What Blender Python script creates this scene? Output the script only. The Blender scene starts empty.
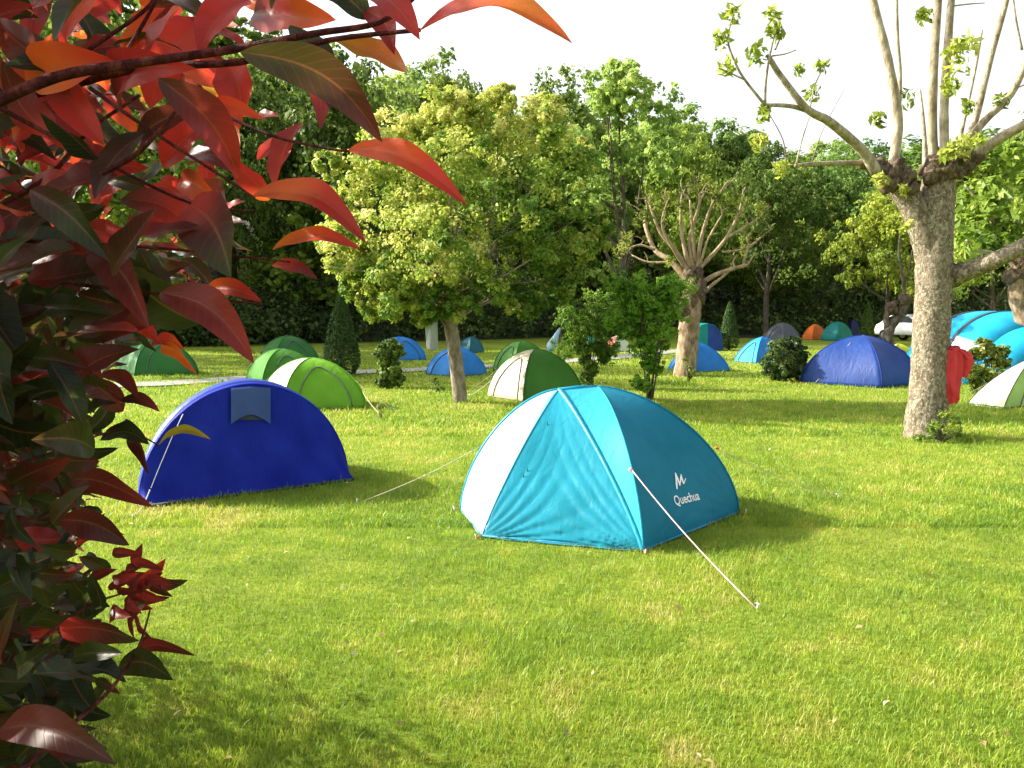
import bpy, math, random
import numpy as np
from mathutils import Vector, Matrix
from mathutils.bvhtree import BVHTree

R = math.radians
rng = np.random.default_rng(7)
random.seed(7)
S = bpy.context.scene
COL = S.collection

# ------------------------------------------------------------------ camera
FPX, HZ, EYE = 820.0, 312.0, 1.6
cam = bpy.data.cameras.new("camera")
cam.sensor_width = 36.0
cam.lens = 36.0 * FPX / 1024.0
cam.clip_start = 0.05
cam.clip_end = 3000
camo = bpy.data.objects.new("camera", cam)
COL.objects.link(camo)
PITCH = math.atan((384 - HZ) / FPX)
camo.location = (0, 0, EYE)
camo.rotation_euler = (R(90) - PITCH, 0, 0)
S.camera = camo

# ------------------------------------------------------------------ sky and sun
SUN_EL, SUN_AZ = R(31), math.atan2(-0.96, 0.24)      # azimuth from +Y towards +X
w = bpy.data.worlds.new("World")
S.world = w
w.use_nodes = True
nt = w.node_tree
bg = nt.nodes["Background"]
sky = nt.nodes.new("ShaderNodeTexSky")
sky.sky_type = 'NISHITA'
sky.sun_disc = False
sky.sun_elevation = SUN_EL
sky.sun_rotation = SUN_AZ
sky.dust_density = 4.0
sky.air_density = 1.0
sky.ozone_density = 1.0
# thin bright cloud veil over the blue
hsv = nt.nodes.new("ShaderNodeHueSaturation")
hsv.inputs["Saturation"].default_value = 0.22
hsv.inputs["Value"].default_value = 1.7
nt.links.new(sky.outputs[0], hsv.inputs["Color"])
nt.links.new(hsv.outputs[0], bg.inputs["Color"])
bg.inputs["Strength"].default_value = 0.10
sl = bpy.data.lights.new("sun", 'SUN')
sl.energy = 5.0
sl.angle = R(0.6)
sl.color = (1.0, 0.93, 0.80)
so = bpy.data.objects.new("sun", sl)
COL.objects.link(so)
sd = Vector((math.sin(SUN_AZ) * math.cos(SUN_EL), math.cos(SUN_AZ) * math.cos(SUN_EL), math.sin(SUN_EL)))
so.rotation_euler = sd.to_track_quat('Z', 'Y').to_euler()
so.location = sd * 50
S.view_settings.view_transform = 'Standard'
S.view_settings.look = 'None'
S.view_settings.exposure = 1.24
S.view_settings.gamma = 1
S.view_settings.use_curve_mapping = False
S.render.engine = 'CYCLES'
S.cycles.max_bounces = 7
S.cycles.diffuse_bounces = 3
S.cycles.transmission_bounces = 4
S.cycles.transparent_max_bounces = 4
S.cycles.use_denoising = True

# ------------------------------------------------------------------ coordinates
cp, sp = math.cos(PITCH), math.sin(PITCH)
def ray(px, py):
    a, b = (px - 512) / FPX, (384 - py) / FPX
    return Vector((a, cp + b * sp, -sp + b * cp))
def G(px, py, z=0.0):
    d = ray(px, py)
    return Vector((0, 0, EYE)) + d * ((z - EYE) / d.z)
def AT(px, py, Y):
    d = ray(px, py)
    return Vector((0, 0, EYE)) + d * (Y / d.y)

def vnoise(x, y, seed=0):
    x = np.asarray(x, float); y = np.asarray(y, float)
    xi, yi = np.floor(x).astype(np.int64), np.floor(y).astype(np.int64)
    xf, yf = x - xi, y - yi
    def h(a, b):
        n = (a * 374761393 + b * 668265263 + seed * 1442695) & 0x7fffffff
        n = ((n ^ (n >> 13)) * 1274126177) & 0x7fffffff
        return ((n ^ (n >> 16)) & 0xffff) / 65535.0
    u, v = xf * xf * (3 - 2 * xf), yf * yf * (3 - 2 * yf)
    return (h(xi, yi) * (1 - u) + h(xi + 1, yi) * u) * (1 - v) + (h(xi, yi + 1) * (1 - u) + h(xi + 1, yi + 1) * u) * v
def fbm(x, y, seed=0, o=3):
    t, a, s = 0, 1.0, 0
    for k in range(o):
        t = t + a * vnoise(x * 2 ** k, y * 2 ** k, seed + k); s += a; a *= .5
    return t / s

# ------------------------------------------------------------------ object helpers
def link(name, me, mat=None, parent=None, loc=None):
    o = bpy.data.objects.new(name, me)
    COL.objects.link(o)
    if mat is not None:
        for m in (mat if isinstance(mat, (list, tuple)) else [mat]):
            me.materials.append(m)
    if parent: o.parent = parent
    if loc is not None: o.location = loc
    return o
def tag(o, label=None, cat=None, group=None, kind=None):
    if label: o["label"] = label
    if cat: o["category"] = cat
    if group: o["group"] = group
    if kind: o["kind"] = kind
    return o
def thing(name, label, cat, loc=(0, 0, 0), group=None):
    o = bpy.data.objects.new(name, None)
    o.empty_display_size = .1
    COL.objects.link(o)
    o.location = loc
    return tag(o, label, cat, group)
def npmesh(name, V, F, attrs=None, smooth=True):
    """V (n,3); F (m,k) uniform polygons or list of polygons"""
    me = bpy.data.meshes.new(name)
    V = np.asarray(V, np.float32)
    if isinstance(F, np.ndarray):
        m, k = F.shape
        me.vertices.add(len(V)); me.vertices.foreach_set("co", V.ravel())
        me.loops.add(m * k); me.loops.foreach_set("vertex_index", F.astype(np.int32).ravel())
        me.polygons.add(m)
        me.polygons.foreach_set("loop_start", np.arange(0, m * k, k, dtype=np.int32))
        me.polygons.foreach_set("loop_total", np.full(m, k, np.int32))
        me.update(calc_edges=True)
    else:
        me.from_pydata([tuple(map(float, v)) for v in V], [], F)
        me.update()
    if smooth:
        me.polygons.foreach_set("use_smooth", np.ones(len(me.polygons), bool))
    for k, a in (attrs or {}).items():
        at = me.attributes.new(k, 'FLOAT', 'POINT')
        at.data.foreach_set("value", np.asarray(a, np.float32))
    return me
class MB:
    def __init__(s): s.v, s.f = [], []
    def add(s, V, F):
        o = len(s.v); s.v += [tuple(map(float, p)) for p in V]; s.f += [tuple(i + o for i in q) for q in F]; return s
    def tube(s, pts, rad, n=8, cap=True, rough=0, squash=1.0):
        pts = [Vector(p) for p in pts]
        if not hasattr(rad, '__len__'): rad = [rad] * len(pts)
        V, F = [], []
        up = Vector((0.13, 0.9, 0.2))
        for i, p in enumerate(pts):
            t = (pts[min(i + 1, len(pts) - 1)] - pts[max(i - 1, 0)]).normalized()
            a = t.cross(up)
            if a.length < .05: a = t.cross(Vector((1, 0, 0)))
            a.normalize(); b = t.cross(a).normalized()
            up = a.cross(t)
            for k in range(n):
                an = 2 * math.pi * k / n
                r = rad[i] * (1 + rough * (random.random() - .5))
                V.append(p + a * math.cos(an) * r + b * math.sin(an) * r * squash)
        for i in range(len(pts) - 1):
            for k in range(n):
                F.append((i * n + k, i * n + (k + 1) % n, (i + 1) * n + (k + 1) % n, (i + 1) * n + k))
        if cap:
            F.append(tuple(range(n))[::-1]); F.append(tuple(range((len(pts) - 1) * n, len(pts) * n)))
        return s.add(V, F)
    def box(s, c, h, M=None):
        V = [Vector((x * h[0], y * h[1], z * h[2])) for x in (-1, 1) for y in (-1, 1) for z in (-1, 1)]
        if M is not None: V = [M @ v for v in V]
        V = [v + Vector(c) for v in V]
        return s.add(V, [(0, 1, 3, 2), (4, 6, 7, 5), (0, 4, 5, 1), (2, 3, 7, 6), (0, 2, 6, 4), (1, 5, 7, 3)])
    def build(s, name, mat, parent=None, smooth=True):
        me = bpy.data.meshes.new(name); me.from_pydata(s.v, [], s.f); me.update()
        me.polygons.foreach_set("use_smooth", np.full(len(me.polygons), smooth))
        return link(name, me, mat, parent)
def spline(pts, n=6):
    pts = [Vector(p) for p in pts]; out = []
    for i in range(len(pts) - 1):
        p0, p1, p2, p3 = pts[max(i - 1, 0)], pts[i], pts[i + 1], pts[min(i + 2, len(pts) - 1)]
        for k in range(n):
            t = k / n
            out.append(.5 * ((2 * p1) + (p2 - p0) * t + (2 * p0 - 5 * p1 + 4 * p2 - p3) * t * t + (3 * p1 - p0 - 3 * p2 + p3) * t ** 3))
    return out + [pts[-1]]
def lerpr(r0, r1, n, p=1): return [r0 + (r1 - r0) * (i / (n - 1)) ** p for i in range(n)]

# ------------------------------------------------------------------ materials
def newmat(name):
    m = bpy.data.materials.new(name); m.use_nodes = True
    t = m.node_tree; t.nodes.clear()
    out = t.nodes.new("ShaderNodeOutputMaterial")
    return m, t, out
def N(t, typ, **kw):
    n = t.nodes.new(typ)
    for k, v in kw.items():
        if k in n.inputs.keys(): n.inputs[k].default_value = v
        else: setattr(n, k, v)
    return n
def ramp(t, cols, fac=None, interp='LINEAR'):
    n = t.nodes.new("ShaderNodeValToRGB"); n.color_ramp.interpolation = interp
    e = n.color_ramp.elements
    for i, (p, c) in enumerate(cols):
        if i < 2: e[i].position = p; e[i].color = (*c, 1)
        else:
            x = e.new(p); x.color = (*c, 1)
    if fac is not None: t.links.new(fac, n.inputs[0])
    return n
def leafmat(name, cols, trans=.4, rough=.5, spec=.3, noise=0, objcol=False, veins=False, transcol=1.25):
    m, t, out = newmat(name); L = t.links.new
    at = N(t, "ShaderNodeAttribute", attribute_name="tint")
    fac = at.outputs["Fac"]
    if veins:
        tn = N(t, "ShaderNodeTexNoise", Scale=16.0, Detail=2.0); ms = N(t, "ShaderNodeMath", operation='MULTIPLY_ADD'); ms.inputs[1].default_value = .5; ms.inputs[2].default_value = -.25
        L(tn.outputs["Fac"], ms.inputs[0]); aa = N(t, "ShaderNodeMath", operation='ADD'); L(ms.outputs[0], aa.inputs[0]); L(fac, aa.inputs[1]); fac = aa.outputs[0]
    rp = ramp(t, cols, fac)
    c = rp.outputs[0]
    if objcol:
        oi = N(t, "ShaderNodeObjectInfo")
        mx = N(t, "ShaderNodeMix", data_type='RGBA', blend_type='MULTIPLY'); mx.inputs[0].default_value = 1
        L(c, mx.inputs[6]); L(oi.outputs["Color"], mx.inputs[7]); c = mx.outputs[2]
    bump = None
    if veins:
        ua = N(t, "ShaderNodeAttribute", attribute_name="lu"); la = N(t, "ShaderNodeAttribute", attribute_name="ls")
        ab = N(t, "ShaderNodeMath", operation='ABSOLUTE'); L(ua.outputs["Fac"], ab.inputs[0])
        lt = N(t, "ShaderNodeMath", operation='LESS_THAN'); lt.inputs[1].default_value = .055; L(ab.outputs[0], lt.inputs[0])
        # slanting side veins
        m1 = N(t, "ShaderNodeMath", operation='MULTIPLY_ADD'); m1.inputs[1].default_value = -.16; L(ab.outputs[0], m1.inputs[0]); L(la.outputs["Fac"], m1.inputs[2])
        m2 = N(t, "ShaderNodeMath", operation='MULTIPLY'); m2.inputs[1].default_value = 75; L(m1.outputs[0], m2.inputs[0])
        m3 = N(t, "ShaderNodeMath", operation='SINE'); L(m2.outputs[0], m3.inputs[0])
        m4 = N(t, "ShaderNodeMath", operation='POWER'); 
        m5 = N(t, "ShaderNodeMath", operation='MAXIMUM'); m5.inputs[1].default_value = 0; L(m3.outputs[0], m5.inputs[0])
        L(m5.outputs[0], m4.inputs[0]); m4.inputs[1].default_value = 8
        ad = N(t, "ShaderNodeMath", operation='ADD'); L(lt.outputs[0], ad.inputs[0])
        mu = N(t, "ShaderNodeMath", operation='MULTIPLY'); mu.inputs[1].default_value = .3; L(m4.outputs[0], mu.inputs[0]); L(mu.outputs[0], ad.inputs[1])
        nz = N(t, "ShaderNodeTexNoise", Scale=38.0, Detail=4.0)
        r2 = ramp(t, [(.28, (.30, .36, .30)), (.36, (.72, .72, .66)), (.7, (1.3, 1.2, 1.05))], nz.outputs["Fac"])
        mm = N(t, "ShaderNodeMix", data_type='RGBA', blend_type='MULTIPLY'); mm.inputs[0].default_value = 1
        L(c, mm.inputs[6]); L(r2.outputs[0], mm.inputs[7])
        mv = N(t, "ShaderNodeMix", data_type='RGBA'); mfac = N(t, "ShaderNodeMath", operation='MULTIPLY'); mfac.inputs[1].default_value = .22
        L(ad.outputs[0], mfac.inputs[0]); L(mfac.outputs[0], mv.inputs[0]); L(mm.outputs[2], mv.inputs[6]); mv.inputs[7].default_value = (.42, .14, .06, 1)
        c = mv.outputs[2]
        bump = N(t, "ShaderNodeBump", Strength=.25, Distance=.0008); L(ad.outputs[0], bump.inputs["Height"])
    p = N(t, "ShaderNodeBsdfPrincipled", Roughness=rough); p.inputs["Specular IOR Level"].default_value = spec
    L(c, p.inputs["Base Color"])
    tr = N(t, "ShaderNodeBsdfTranslucent")
    mc = N(t, "ShaderNodeMix", data_type='RGBA', blend_type='MULTIPLY'); mc.inputs[0].default_value = 1
    L(c, mc.inputs[6]); mc.inputs[7].default_value = (transcol, transcol, transcol * .8, 1); L(mc.outputs[2], tr.inputs[0])
    if bump: L(bump.outputs[0], p.inputs["Normal"]); L(bump.outputs[0], tr.inputs["Normal"])
    mx = N(t, "ShaderNodeMixShader"); mx.inputs[0].default_value = trans
    L(p.outputs[0], mx.inputs[1]); L(tr.outputs[0], mx.inputs[2]); L(mx.outputs[0], out.inputs[0])
    return m
def barkmat(name, c0, c1, c2, scale=14, lichen=None):
    m, t, out = newmat(name); L = t.links.new
    tc = N(t, "ShaderNodeTexCoord"); mp = N(t, "ShaderNodeMapping"); mp.inputs["Scale"].default_value = (1, 1, .45)
    L(tc.outputs["Object"], mp.inputs[0])
    nz = N(t, "ShaderNodeTexNoise", Scale=float(scale), Detail=9.0, Roughness=.65); L(mp.outputs[0], nz.inputs["Vector"])
    vo = N(t, "ShaderNodeTexVoronoi", Scale=float(scale) * 1.6, feature='DISTANCE_TO_EDGE'); L(mp.outputs[0], vo.inputs["Vector"])
    rp = ramp(t, [(.36, c0), (.5, c1), (.64, c2)], nz.outputs["Fac"]); c = rp.outputs[0]
    if lichen:
        n2 = N(t, "ShaderNodeTexNoise", Scale=scale * 1.1, Detail=6.0, Roughness=.7); L(tc.outputs["Object"], n2.inputs["Vector"])
        r2 = ramp(t, [(.53, (0, 0, 0)), (.57, (1, 1, 1))], n2.outputs["Fac"])
        mx = N(t, "ShaderNodeMix", data_type='RGBA'); L(r2.outputs[0], mx.inputs[0]); L(c, mx.inputs[6]); mx.inputs[7].default_value = (*lichen, 1); c = mx.outputs[2]
    p = N(t, "ShaderNodeBsdfPrincipled", Roughness=.9); p.inputs["Specular IOR Level"].default_value = .15
    L(c, p.inputs["Base Color"])
    b1 = N(t, "ShaderNodeBump", Strength=.9, Distance=.03); L(nz.outputs["Fac"], b1.inputs["Height"])
    b2 = N(t, "ShaderNodeBump", Strength=.5, Distance=.015); L(vo.outputs["Distance"], b2.inputs["Height"]); L(b1.outputs[0], b2.inputs["Normal"])
    L(b2.outputs[0], p.inputs["Normal"]); L(p.outputs[0], out.inputs[0])
    return m
def fabric(name, col, trans=.3, rough=.5, var=.12, wr=.45, wscale=7, spec=.2, fade=None, tcol=1.3):
    m, t, out = newmat(name); L = t.links.new
    tc = N(t, "ShaderNodeTexCoord")
    nz = N(t, "ShaderNodeTexNoise", Scale=2.2, Detail=5.0); L(tc.outputs["Object"], nz.inputs["Vector"])
    a = tuple(min(1, x * (1 - var)) for x in col); b = tuple(min(1, x * (1 + var) + .01) for x in col)
    rp = ramp(t, [(.3, a), (.7, b)], nz.outputs["Fac"])
    mp = N(t, "ShaderNodeMapping"); mp.inputs["Scale"].default_value = (1, 1, .35); L(tc.outputs["Object"], mp.inputs[0])
    wn = N(t, "ShaderNodeTexNoise", Scale=float(wscale), Detail=5.0, Roughness=.55, Distortion=.8); L(mp.outputs[0], wn.inputs["Vector"])
    b1 = N(t, "ShaderNodeBump", Strength=wr, Distance=.03); L(wn.outputs["Fac"], b1.inputs["Height"])
    p = N(t, "ShaderNodeBsdfPrincipled", Roughness=rough); p.inputs["Specular IOR Level"].default_value = spec
    L(rp.outputs[0], p.inputs["Base Color"]); L(b1.outputs[0], p.inputs["Normal"])
    tr = N(t, "ShaderNodeBsdfTranslucent"); mc = N(t, "ShaderNodeMix", data_type='RGBA', blend_type='MULTIPLY'); mc.inputs[0].default_value = 1
    L(rp.outputs[0], mc.inputs[6]); mc.inputs[7].default_value = (tcol, tcol, tcol, 1); L(mc.outputs[2], tr.inputs[0]); L(b1.outputs[0], tr.inputs["Normal"])
    mx = N(t, "ShaderNodeMixShader"); mx.inputs[0].default_value = trans
    L(p.outputs[0], mx.inputs[1]); L(tr.outputs[0], mx.inputs[2]); L(mx.outputs[0], out.inputs[0])
    return m
def plain(name, col, rough=.6, spec=.3, metal=0):
    m, t, out = newmat(name)
    tc = N(t, "ShaderNodeTexCoord"); nz = N(t, "ShaderNodeTexNoise", Scale=25.0, Detail=3.0); t.links.new(tc.outputs["Object"], nz.inputs["Vector"])
    rp = ramp(t, [(.3, tuple(c * .85 for c in col)), (.7, tuple(min(1, c * 1.1) for c in col))], nz.outputs["Fac"])
    p = N(t, "ShaderNodeBsdfPrincipled", Roughness=rough, Metallic=metal); p.inputs["Specular IOR Level"].default_value = spec
    t.links.new(rp.outputs[0], p.inputs["Base Color"]); t.links.new(p.outputs[0], out.inputs[0])
    return m

# ------------------------------------------------------------------ ground
def hill_z(x, y):
    e = 52 - 15 * np.clip((-x + 4) / 22, 0, 1)          # forest edge is nearer on the left
    d = np.clip(np.asarray(y, float) - e - 4, 0, None)
    return 17.0 * (1 - np.exp(-(d / 34) ** 1.6)) * (1 + .3 * np.clip(-x / 60, -1, 1))
def edge_y(x): return 52 - 15 * max(0, min(1, (-x + 4) / 22))

def groundmat():
    m, t, out = newmat("meadow_ground"); L = t.links.new
    tc = N(t, "ShaderNodeTexCoord")
    n1 = N(t, "ShaderNodeTexNoise", Scale=.55, Detail=6.0, Roughness=.6); L(tc.outputs["Object"], n1.inputs["Vector"])
    n2 = N(t, "ShaderNodeTexNoise", Scale=28.0, Detail=6.0, Roughness=.75); L(tc.outputs["Object"], n2.inputs["Vector"])
    r1 = ramp(t, [(.32, (.15, .23, .02)), (.5, (.22, .29, .032)), (.68, (.30, .33, .05))], n1.outputs["Fac"])
    r2 = ramp(t, [(.3, (.5, .5, .45)), (.5, (1, 1, 1)), (.72, (1.35, 1.3, 1.2))], n2.outputs["Fac"])
    mx = N(t, "ShaderNodeMix", data_type='RGBA', blend_type='MULTIPLY'); mx.inputs[0].default_value = 1
    L(r1.outputs[0], mx.inputs[6]); L(r2.outputs[0], mx.inputs[7])
    p = N(t, "ShaderNodeBsdfPrincipled", Roughness=.9); p.inputs["Specular IOR Level"].default_value = .1
    L(mx.outputs[2], p.inputs["Base Color"])
    b = N(t, "ShaderNodeBump", Strength=1.0, Distance=.05); L(n2.outputs["Fac"], b.inputs["Height"]); L(b.outputs[0], p.inputs["Normal"])
    L(p.outputs[0], out.inputs[0]); return m
xs = np.concatenate([np.linspace(-500, -60, 16)[:-1], np.linspace(-60, 60, 61), np.linspace(60, 500, 16)[1:]])
ys = np.concatenate([np.linspace(-60, 20, 20)[:-1], np.linspace(20, 130, 66), np.linspace(130, 700, 18)[1:]])
gx, gy = np.meshgrid(xs, ys)
gz = hill_z(gx, gy)
V = np.stack([gx, gy, gz], -1).reshape(-1, 3)
nx, ny = len(xs), len(ys)
ii, jj = np.meshgrid(np.arange(nx - 1), np.arange(ny - 1))
q = (jj * nx + ii).ravel()
F = np.stack([q, q + 1, q + nx + 1, q + nx], -1)
tag(link("ground", npmesh("ground", V, F), groundmat()), kind="structure")

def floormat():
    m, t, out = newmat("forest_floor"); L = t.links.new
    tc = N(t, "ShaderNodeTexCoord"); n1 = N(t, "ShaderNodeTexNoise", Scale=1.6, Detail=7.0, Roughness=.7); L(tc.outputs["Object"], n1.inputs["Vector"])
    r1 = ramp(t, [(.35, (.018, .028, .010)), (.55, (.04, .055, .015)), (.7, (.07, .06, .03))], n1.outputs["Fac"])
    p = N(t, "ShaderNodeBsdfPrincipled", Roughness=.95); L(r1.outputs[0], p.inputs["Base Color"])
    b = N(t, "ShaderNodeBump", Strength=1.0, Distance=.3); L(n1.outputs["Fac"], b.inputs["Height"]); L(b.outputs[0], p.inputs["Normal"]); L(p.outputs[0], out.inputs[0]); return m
fx_ = np.linspace(-160, 160, 81); V, F = [], []; rows_ = [0, .6, 2, 4, 7, 11, 16, 22, 30, 40, 55, 80, 120, 200]
for j, dd in enumerate(rows_):
    for i, x in enumerate(fx_):
        yy = edge_y(x) + dd + (1.2 * math.sin(x * .7) + .8 * math.sin(x * 1.9) if j < 3 else 0); V.append((x, yy, float(hill_z(x, yy)) + (.03 if j == 0 else .12)))
F = [(j * 81 + i, j * 81 + i + 1, (j + 1) * 81 + i + 1, (j + 1) * 81 + i) for j in range(len(rows_) - 1) for i in range(80)]
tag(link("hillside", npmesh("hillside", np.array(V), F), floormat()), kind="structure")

# gravel track
pp = [G(-260, 402), G(60, 389), G(200, 382), G(290, 376), G(400, 371), G(500, 366), G(600, 359), G(660, 353), G(720, 348)]
pts = spline(pp, 5); V, F = [], []
for i, p in enumerate(pts):
    t = (pts[min(i + 1, len(pts) - 1)] - pts[max(i - 1, 0)]).normalized(); n_ = Vector((-t.y, t.x, 0))
    wd = .62 + .10 * math.sin(i * 1.7)
    V += [(p + n_ * wd).to_tuple()[:2] + (.03,), p.to_tuple()[:2] + (.045,), (p - n_ * wd).to_tuple()[:2] + (.03,)]
    if i: a = 3 * i; F += [(a - 3, a - 2, a + 1, a), (a - 2, a - 1, a + 2, a + 1)]
tag(link("path", npmesh("path", np.array(V), F), plain("gravel", (.30, .29, .26), .95)), kind="structure")
# pale track end on the right behind the tents
pts = [G(778, 371), G(800, 367.5), G(826, 366.5), G(850, 366.5)]; V, F = [], []
for i, p in enumerate(pts):
    V += [(p.x, p.y + .22, .03), (p.x, p.y - .22, .03)]
    if i: a = 2 * i; F.append((a - 2, a - 1, a + 1, a))
tag(link("path", npmesh("path", np.array(V), F), plain("pale_gravel", (.5, .48, .38), .95)), kind="structure")

# ------------------------------------------------------------------ grass
def grass():
    def band(n, y0, y1, w0, h0):
        y = y0 * (y1 / y0) ** rng.random(n); y = y0 + (y1 - y0) * rng.random(n) ** 1.25
        half = .72 * y + .7
        x = (rng.random(n) * 2 - 1) * half
        return x, y, np.full(n, w0) * (.7 + .6 * rng.random(n)), np.full(n, h0) * (.5 + rng.random(n))
    bs = [band(240000, 2.2, 6.2, .0032, .031), band(130000, 6, 11, .0055, .038), band(90000, 10.5, 19, .011, .05), band(50000, 18, 34, .022, .06)]
    x, y, wd, ht = (np.concatenate([b[i] for b in bs]) for i in range(4))
    n = len(x)
    patch = fbm(x * .8, y * .8, 3); fine = fbm(x * 5, y * 5, 9)
    ht = .86 * ht * (.65 + .7 * patch) * (.45 + 1.1 * fine)
    tall = rng.random(n) < .012; ht = np.where(tall, ht * 1.9, ht)
    an = rng.random(n) * 2 * np.pi; lean = (.25 + .8 * rng.random(n)) * ht
    la = an + rng.normal(0, .7, n) + np.pi / 2
    dx, dy = np.cos(an) * wd * .5, np.sin(an) * wd * .5
    lx, ly = np.cos(la) * lean, np.sin(la) * lean
    z0 = -.004
    P = np.empty((n, 5, 3), np.float32)
    P[:, 0] = np.stack([x - dx, y - dy, np.full(n, z0)], -1)
    P[:, 1] = np.stack([x + dx, y + dy, np.full(n, z0)], -1)
    P[:, 2] = np.stack([x + dx * .8 + lx * .38, y + dy * .8 + ly * .38, ht * .62], -1)
    P[:, 3] = np.stack([x - dx * .8 + lx * .38, y - dy * .8 + ly * .38, ht * .62], -1)
    P[:, 4] = np.stack([x + lx, y + ly, ht], -1)
    b = np.arange(n) * 5
    # quads plus tip triangles stored as two uniform blocks of triangles
    T = np.concatenate([np.stack([b, b + 1, b + 2], -1), np.stack([b, b + 2, b + 3], -1), np.stack([b + 3, b + 2, b + 4], -1)])
    dry = np.clip((fbm(x * 1.1 + 7, y * 1.1, 21) - .5) * 1.1, -.2, .22) + np.clip((fbm(x * 5, y * 5, 33) - .55) * 1.3, -.2, .4) - .25 * np.clip((-.4 - x) * .6, 0, 1) * np.clip((4 - y), 0, 1)  # last term darkens the near-left grass tint to deepen the shrub's shade
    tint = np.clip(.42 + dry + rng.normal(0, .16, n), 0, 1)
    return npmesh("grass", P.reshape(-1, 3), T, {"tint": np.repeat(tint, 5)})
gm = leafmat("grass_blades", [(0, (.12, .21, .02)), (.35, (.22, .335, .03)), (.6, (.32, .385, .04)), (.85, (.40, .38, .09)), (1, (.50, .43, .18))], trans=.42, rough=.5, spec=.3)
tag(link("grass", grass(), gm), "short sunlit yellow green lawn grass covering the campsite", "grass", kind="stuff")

# ------------------------------------------------------------------ leaf clouds
def leafquads(P, Nn, size, tint, aspect=.6, fold=.25):
    """small folded leaf diamonds at P facing Nn"""
    n = len(P)
    Nn = Nn / (np.linalg.norm(Nn, axis=1, keepdims=True) + 1e-9)
    r = rng.normal(size=(n, 3)); a = np.cross(Nn, r); a /= (np.linalg.norm(a, axis=1, keepdims=True) + 1e-9)
    b = np.cross(Nn, a); s = (size * (.6 + .8 * rng.random(n)))[:, None]
    Q = np.empty((n, 4, 3), np.float32)
    Q[:, 0] = P - a * s * .5; Q[:, 1] = P + b * s * aspect * .5 + Nn * s * fold * .5
    Q[:, 2] = P + a * s * .5 - Nn * s * fold * .3; Q[:, 3] = P - b * s * aspect * .5 + Nn * s * fold * .5
    i = np.arange(n) * 4
    return Q.reshape(-1, 3), np.stack([i, i + 1, i + 2, i + 3], -1), np.repeat(tint, 4)
def sphere_pts(n):
    v = rng.normal(size=(n, 3)); return v / np.linalg.norm(v, axis=1, keepdims=True)
def crown_mesh(name, blobs, nclump, nleaf, size, aspect=.6, clump_r=.22, tvar=.18, tbase=.45, shell=.75, flat=.8):
    """blobs: (x,y,z,rx,rz[,tint]) ; clumps on every blob, leaves in every clump"""
    Ps, Ns, Ts = [], [], []
    for bl in blobs:
        c = np.array(bl[:3]); rx, rz = bl[3], bl[4]; tb = bl[5] if len(bl) > 5 else tbase
        k = max(3, int(nclump * (.6 + .8 * rng.random())))
        d = sphere_pts(k); rr = shell + (1 - shell) * rng.random(k); rr[: k // 5] *= .55
        cc = c + d * np.array([rx, rx, rz]) * rr[:, None]
        cr = clump_r * rx * (.6 + .8 * rng.random(k))
        ct = tb + rng.normal(0, tvar, k)
        for j in range(k):
            m = int(nleaf * (.6 + .8 * rng.random()))
            o = sphere_pts(m) * (rng.random(m) ** .45)[:, None] * cr[j]; o[:, 2] *= flat
            Ps.append(cc[j] + o)
            Ns.append(o / cr[j] * .8 + d[j] * .5 + rng.normal(0, .55, (m, 3)) + np.array([0, 0, .35]))
            Ts.append(ct[j] + rng.normal(0, .07, m))
    P = np.concatenate(Ps); Q, F, T = leafquads(P, np.concatenate(Ns), size, np.clip(np.concatenate(Ts), 0, 1), aspect)
    return npmesh(name, Q, F, {"tint": T}, smooth=False)

forest_leaf = leafmat("forest_leaves", [(0, (.07, .12, .028)), (.5, (.17, .245, .06)), (1, (.32, .38, .11))], trans=.42, rough=.6, spec=.2, objcol=True)
dark_bark = barkmat("dark_bark", (.05, .04, .03), (.09, .075, .055), (.15, .13, .10), 6)

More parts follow.
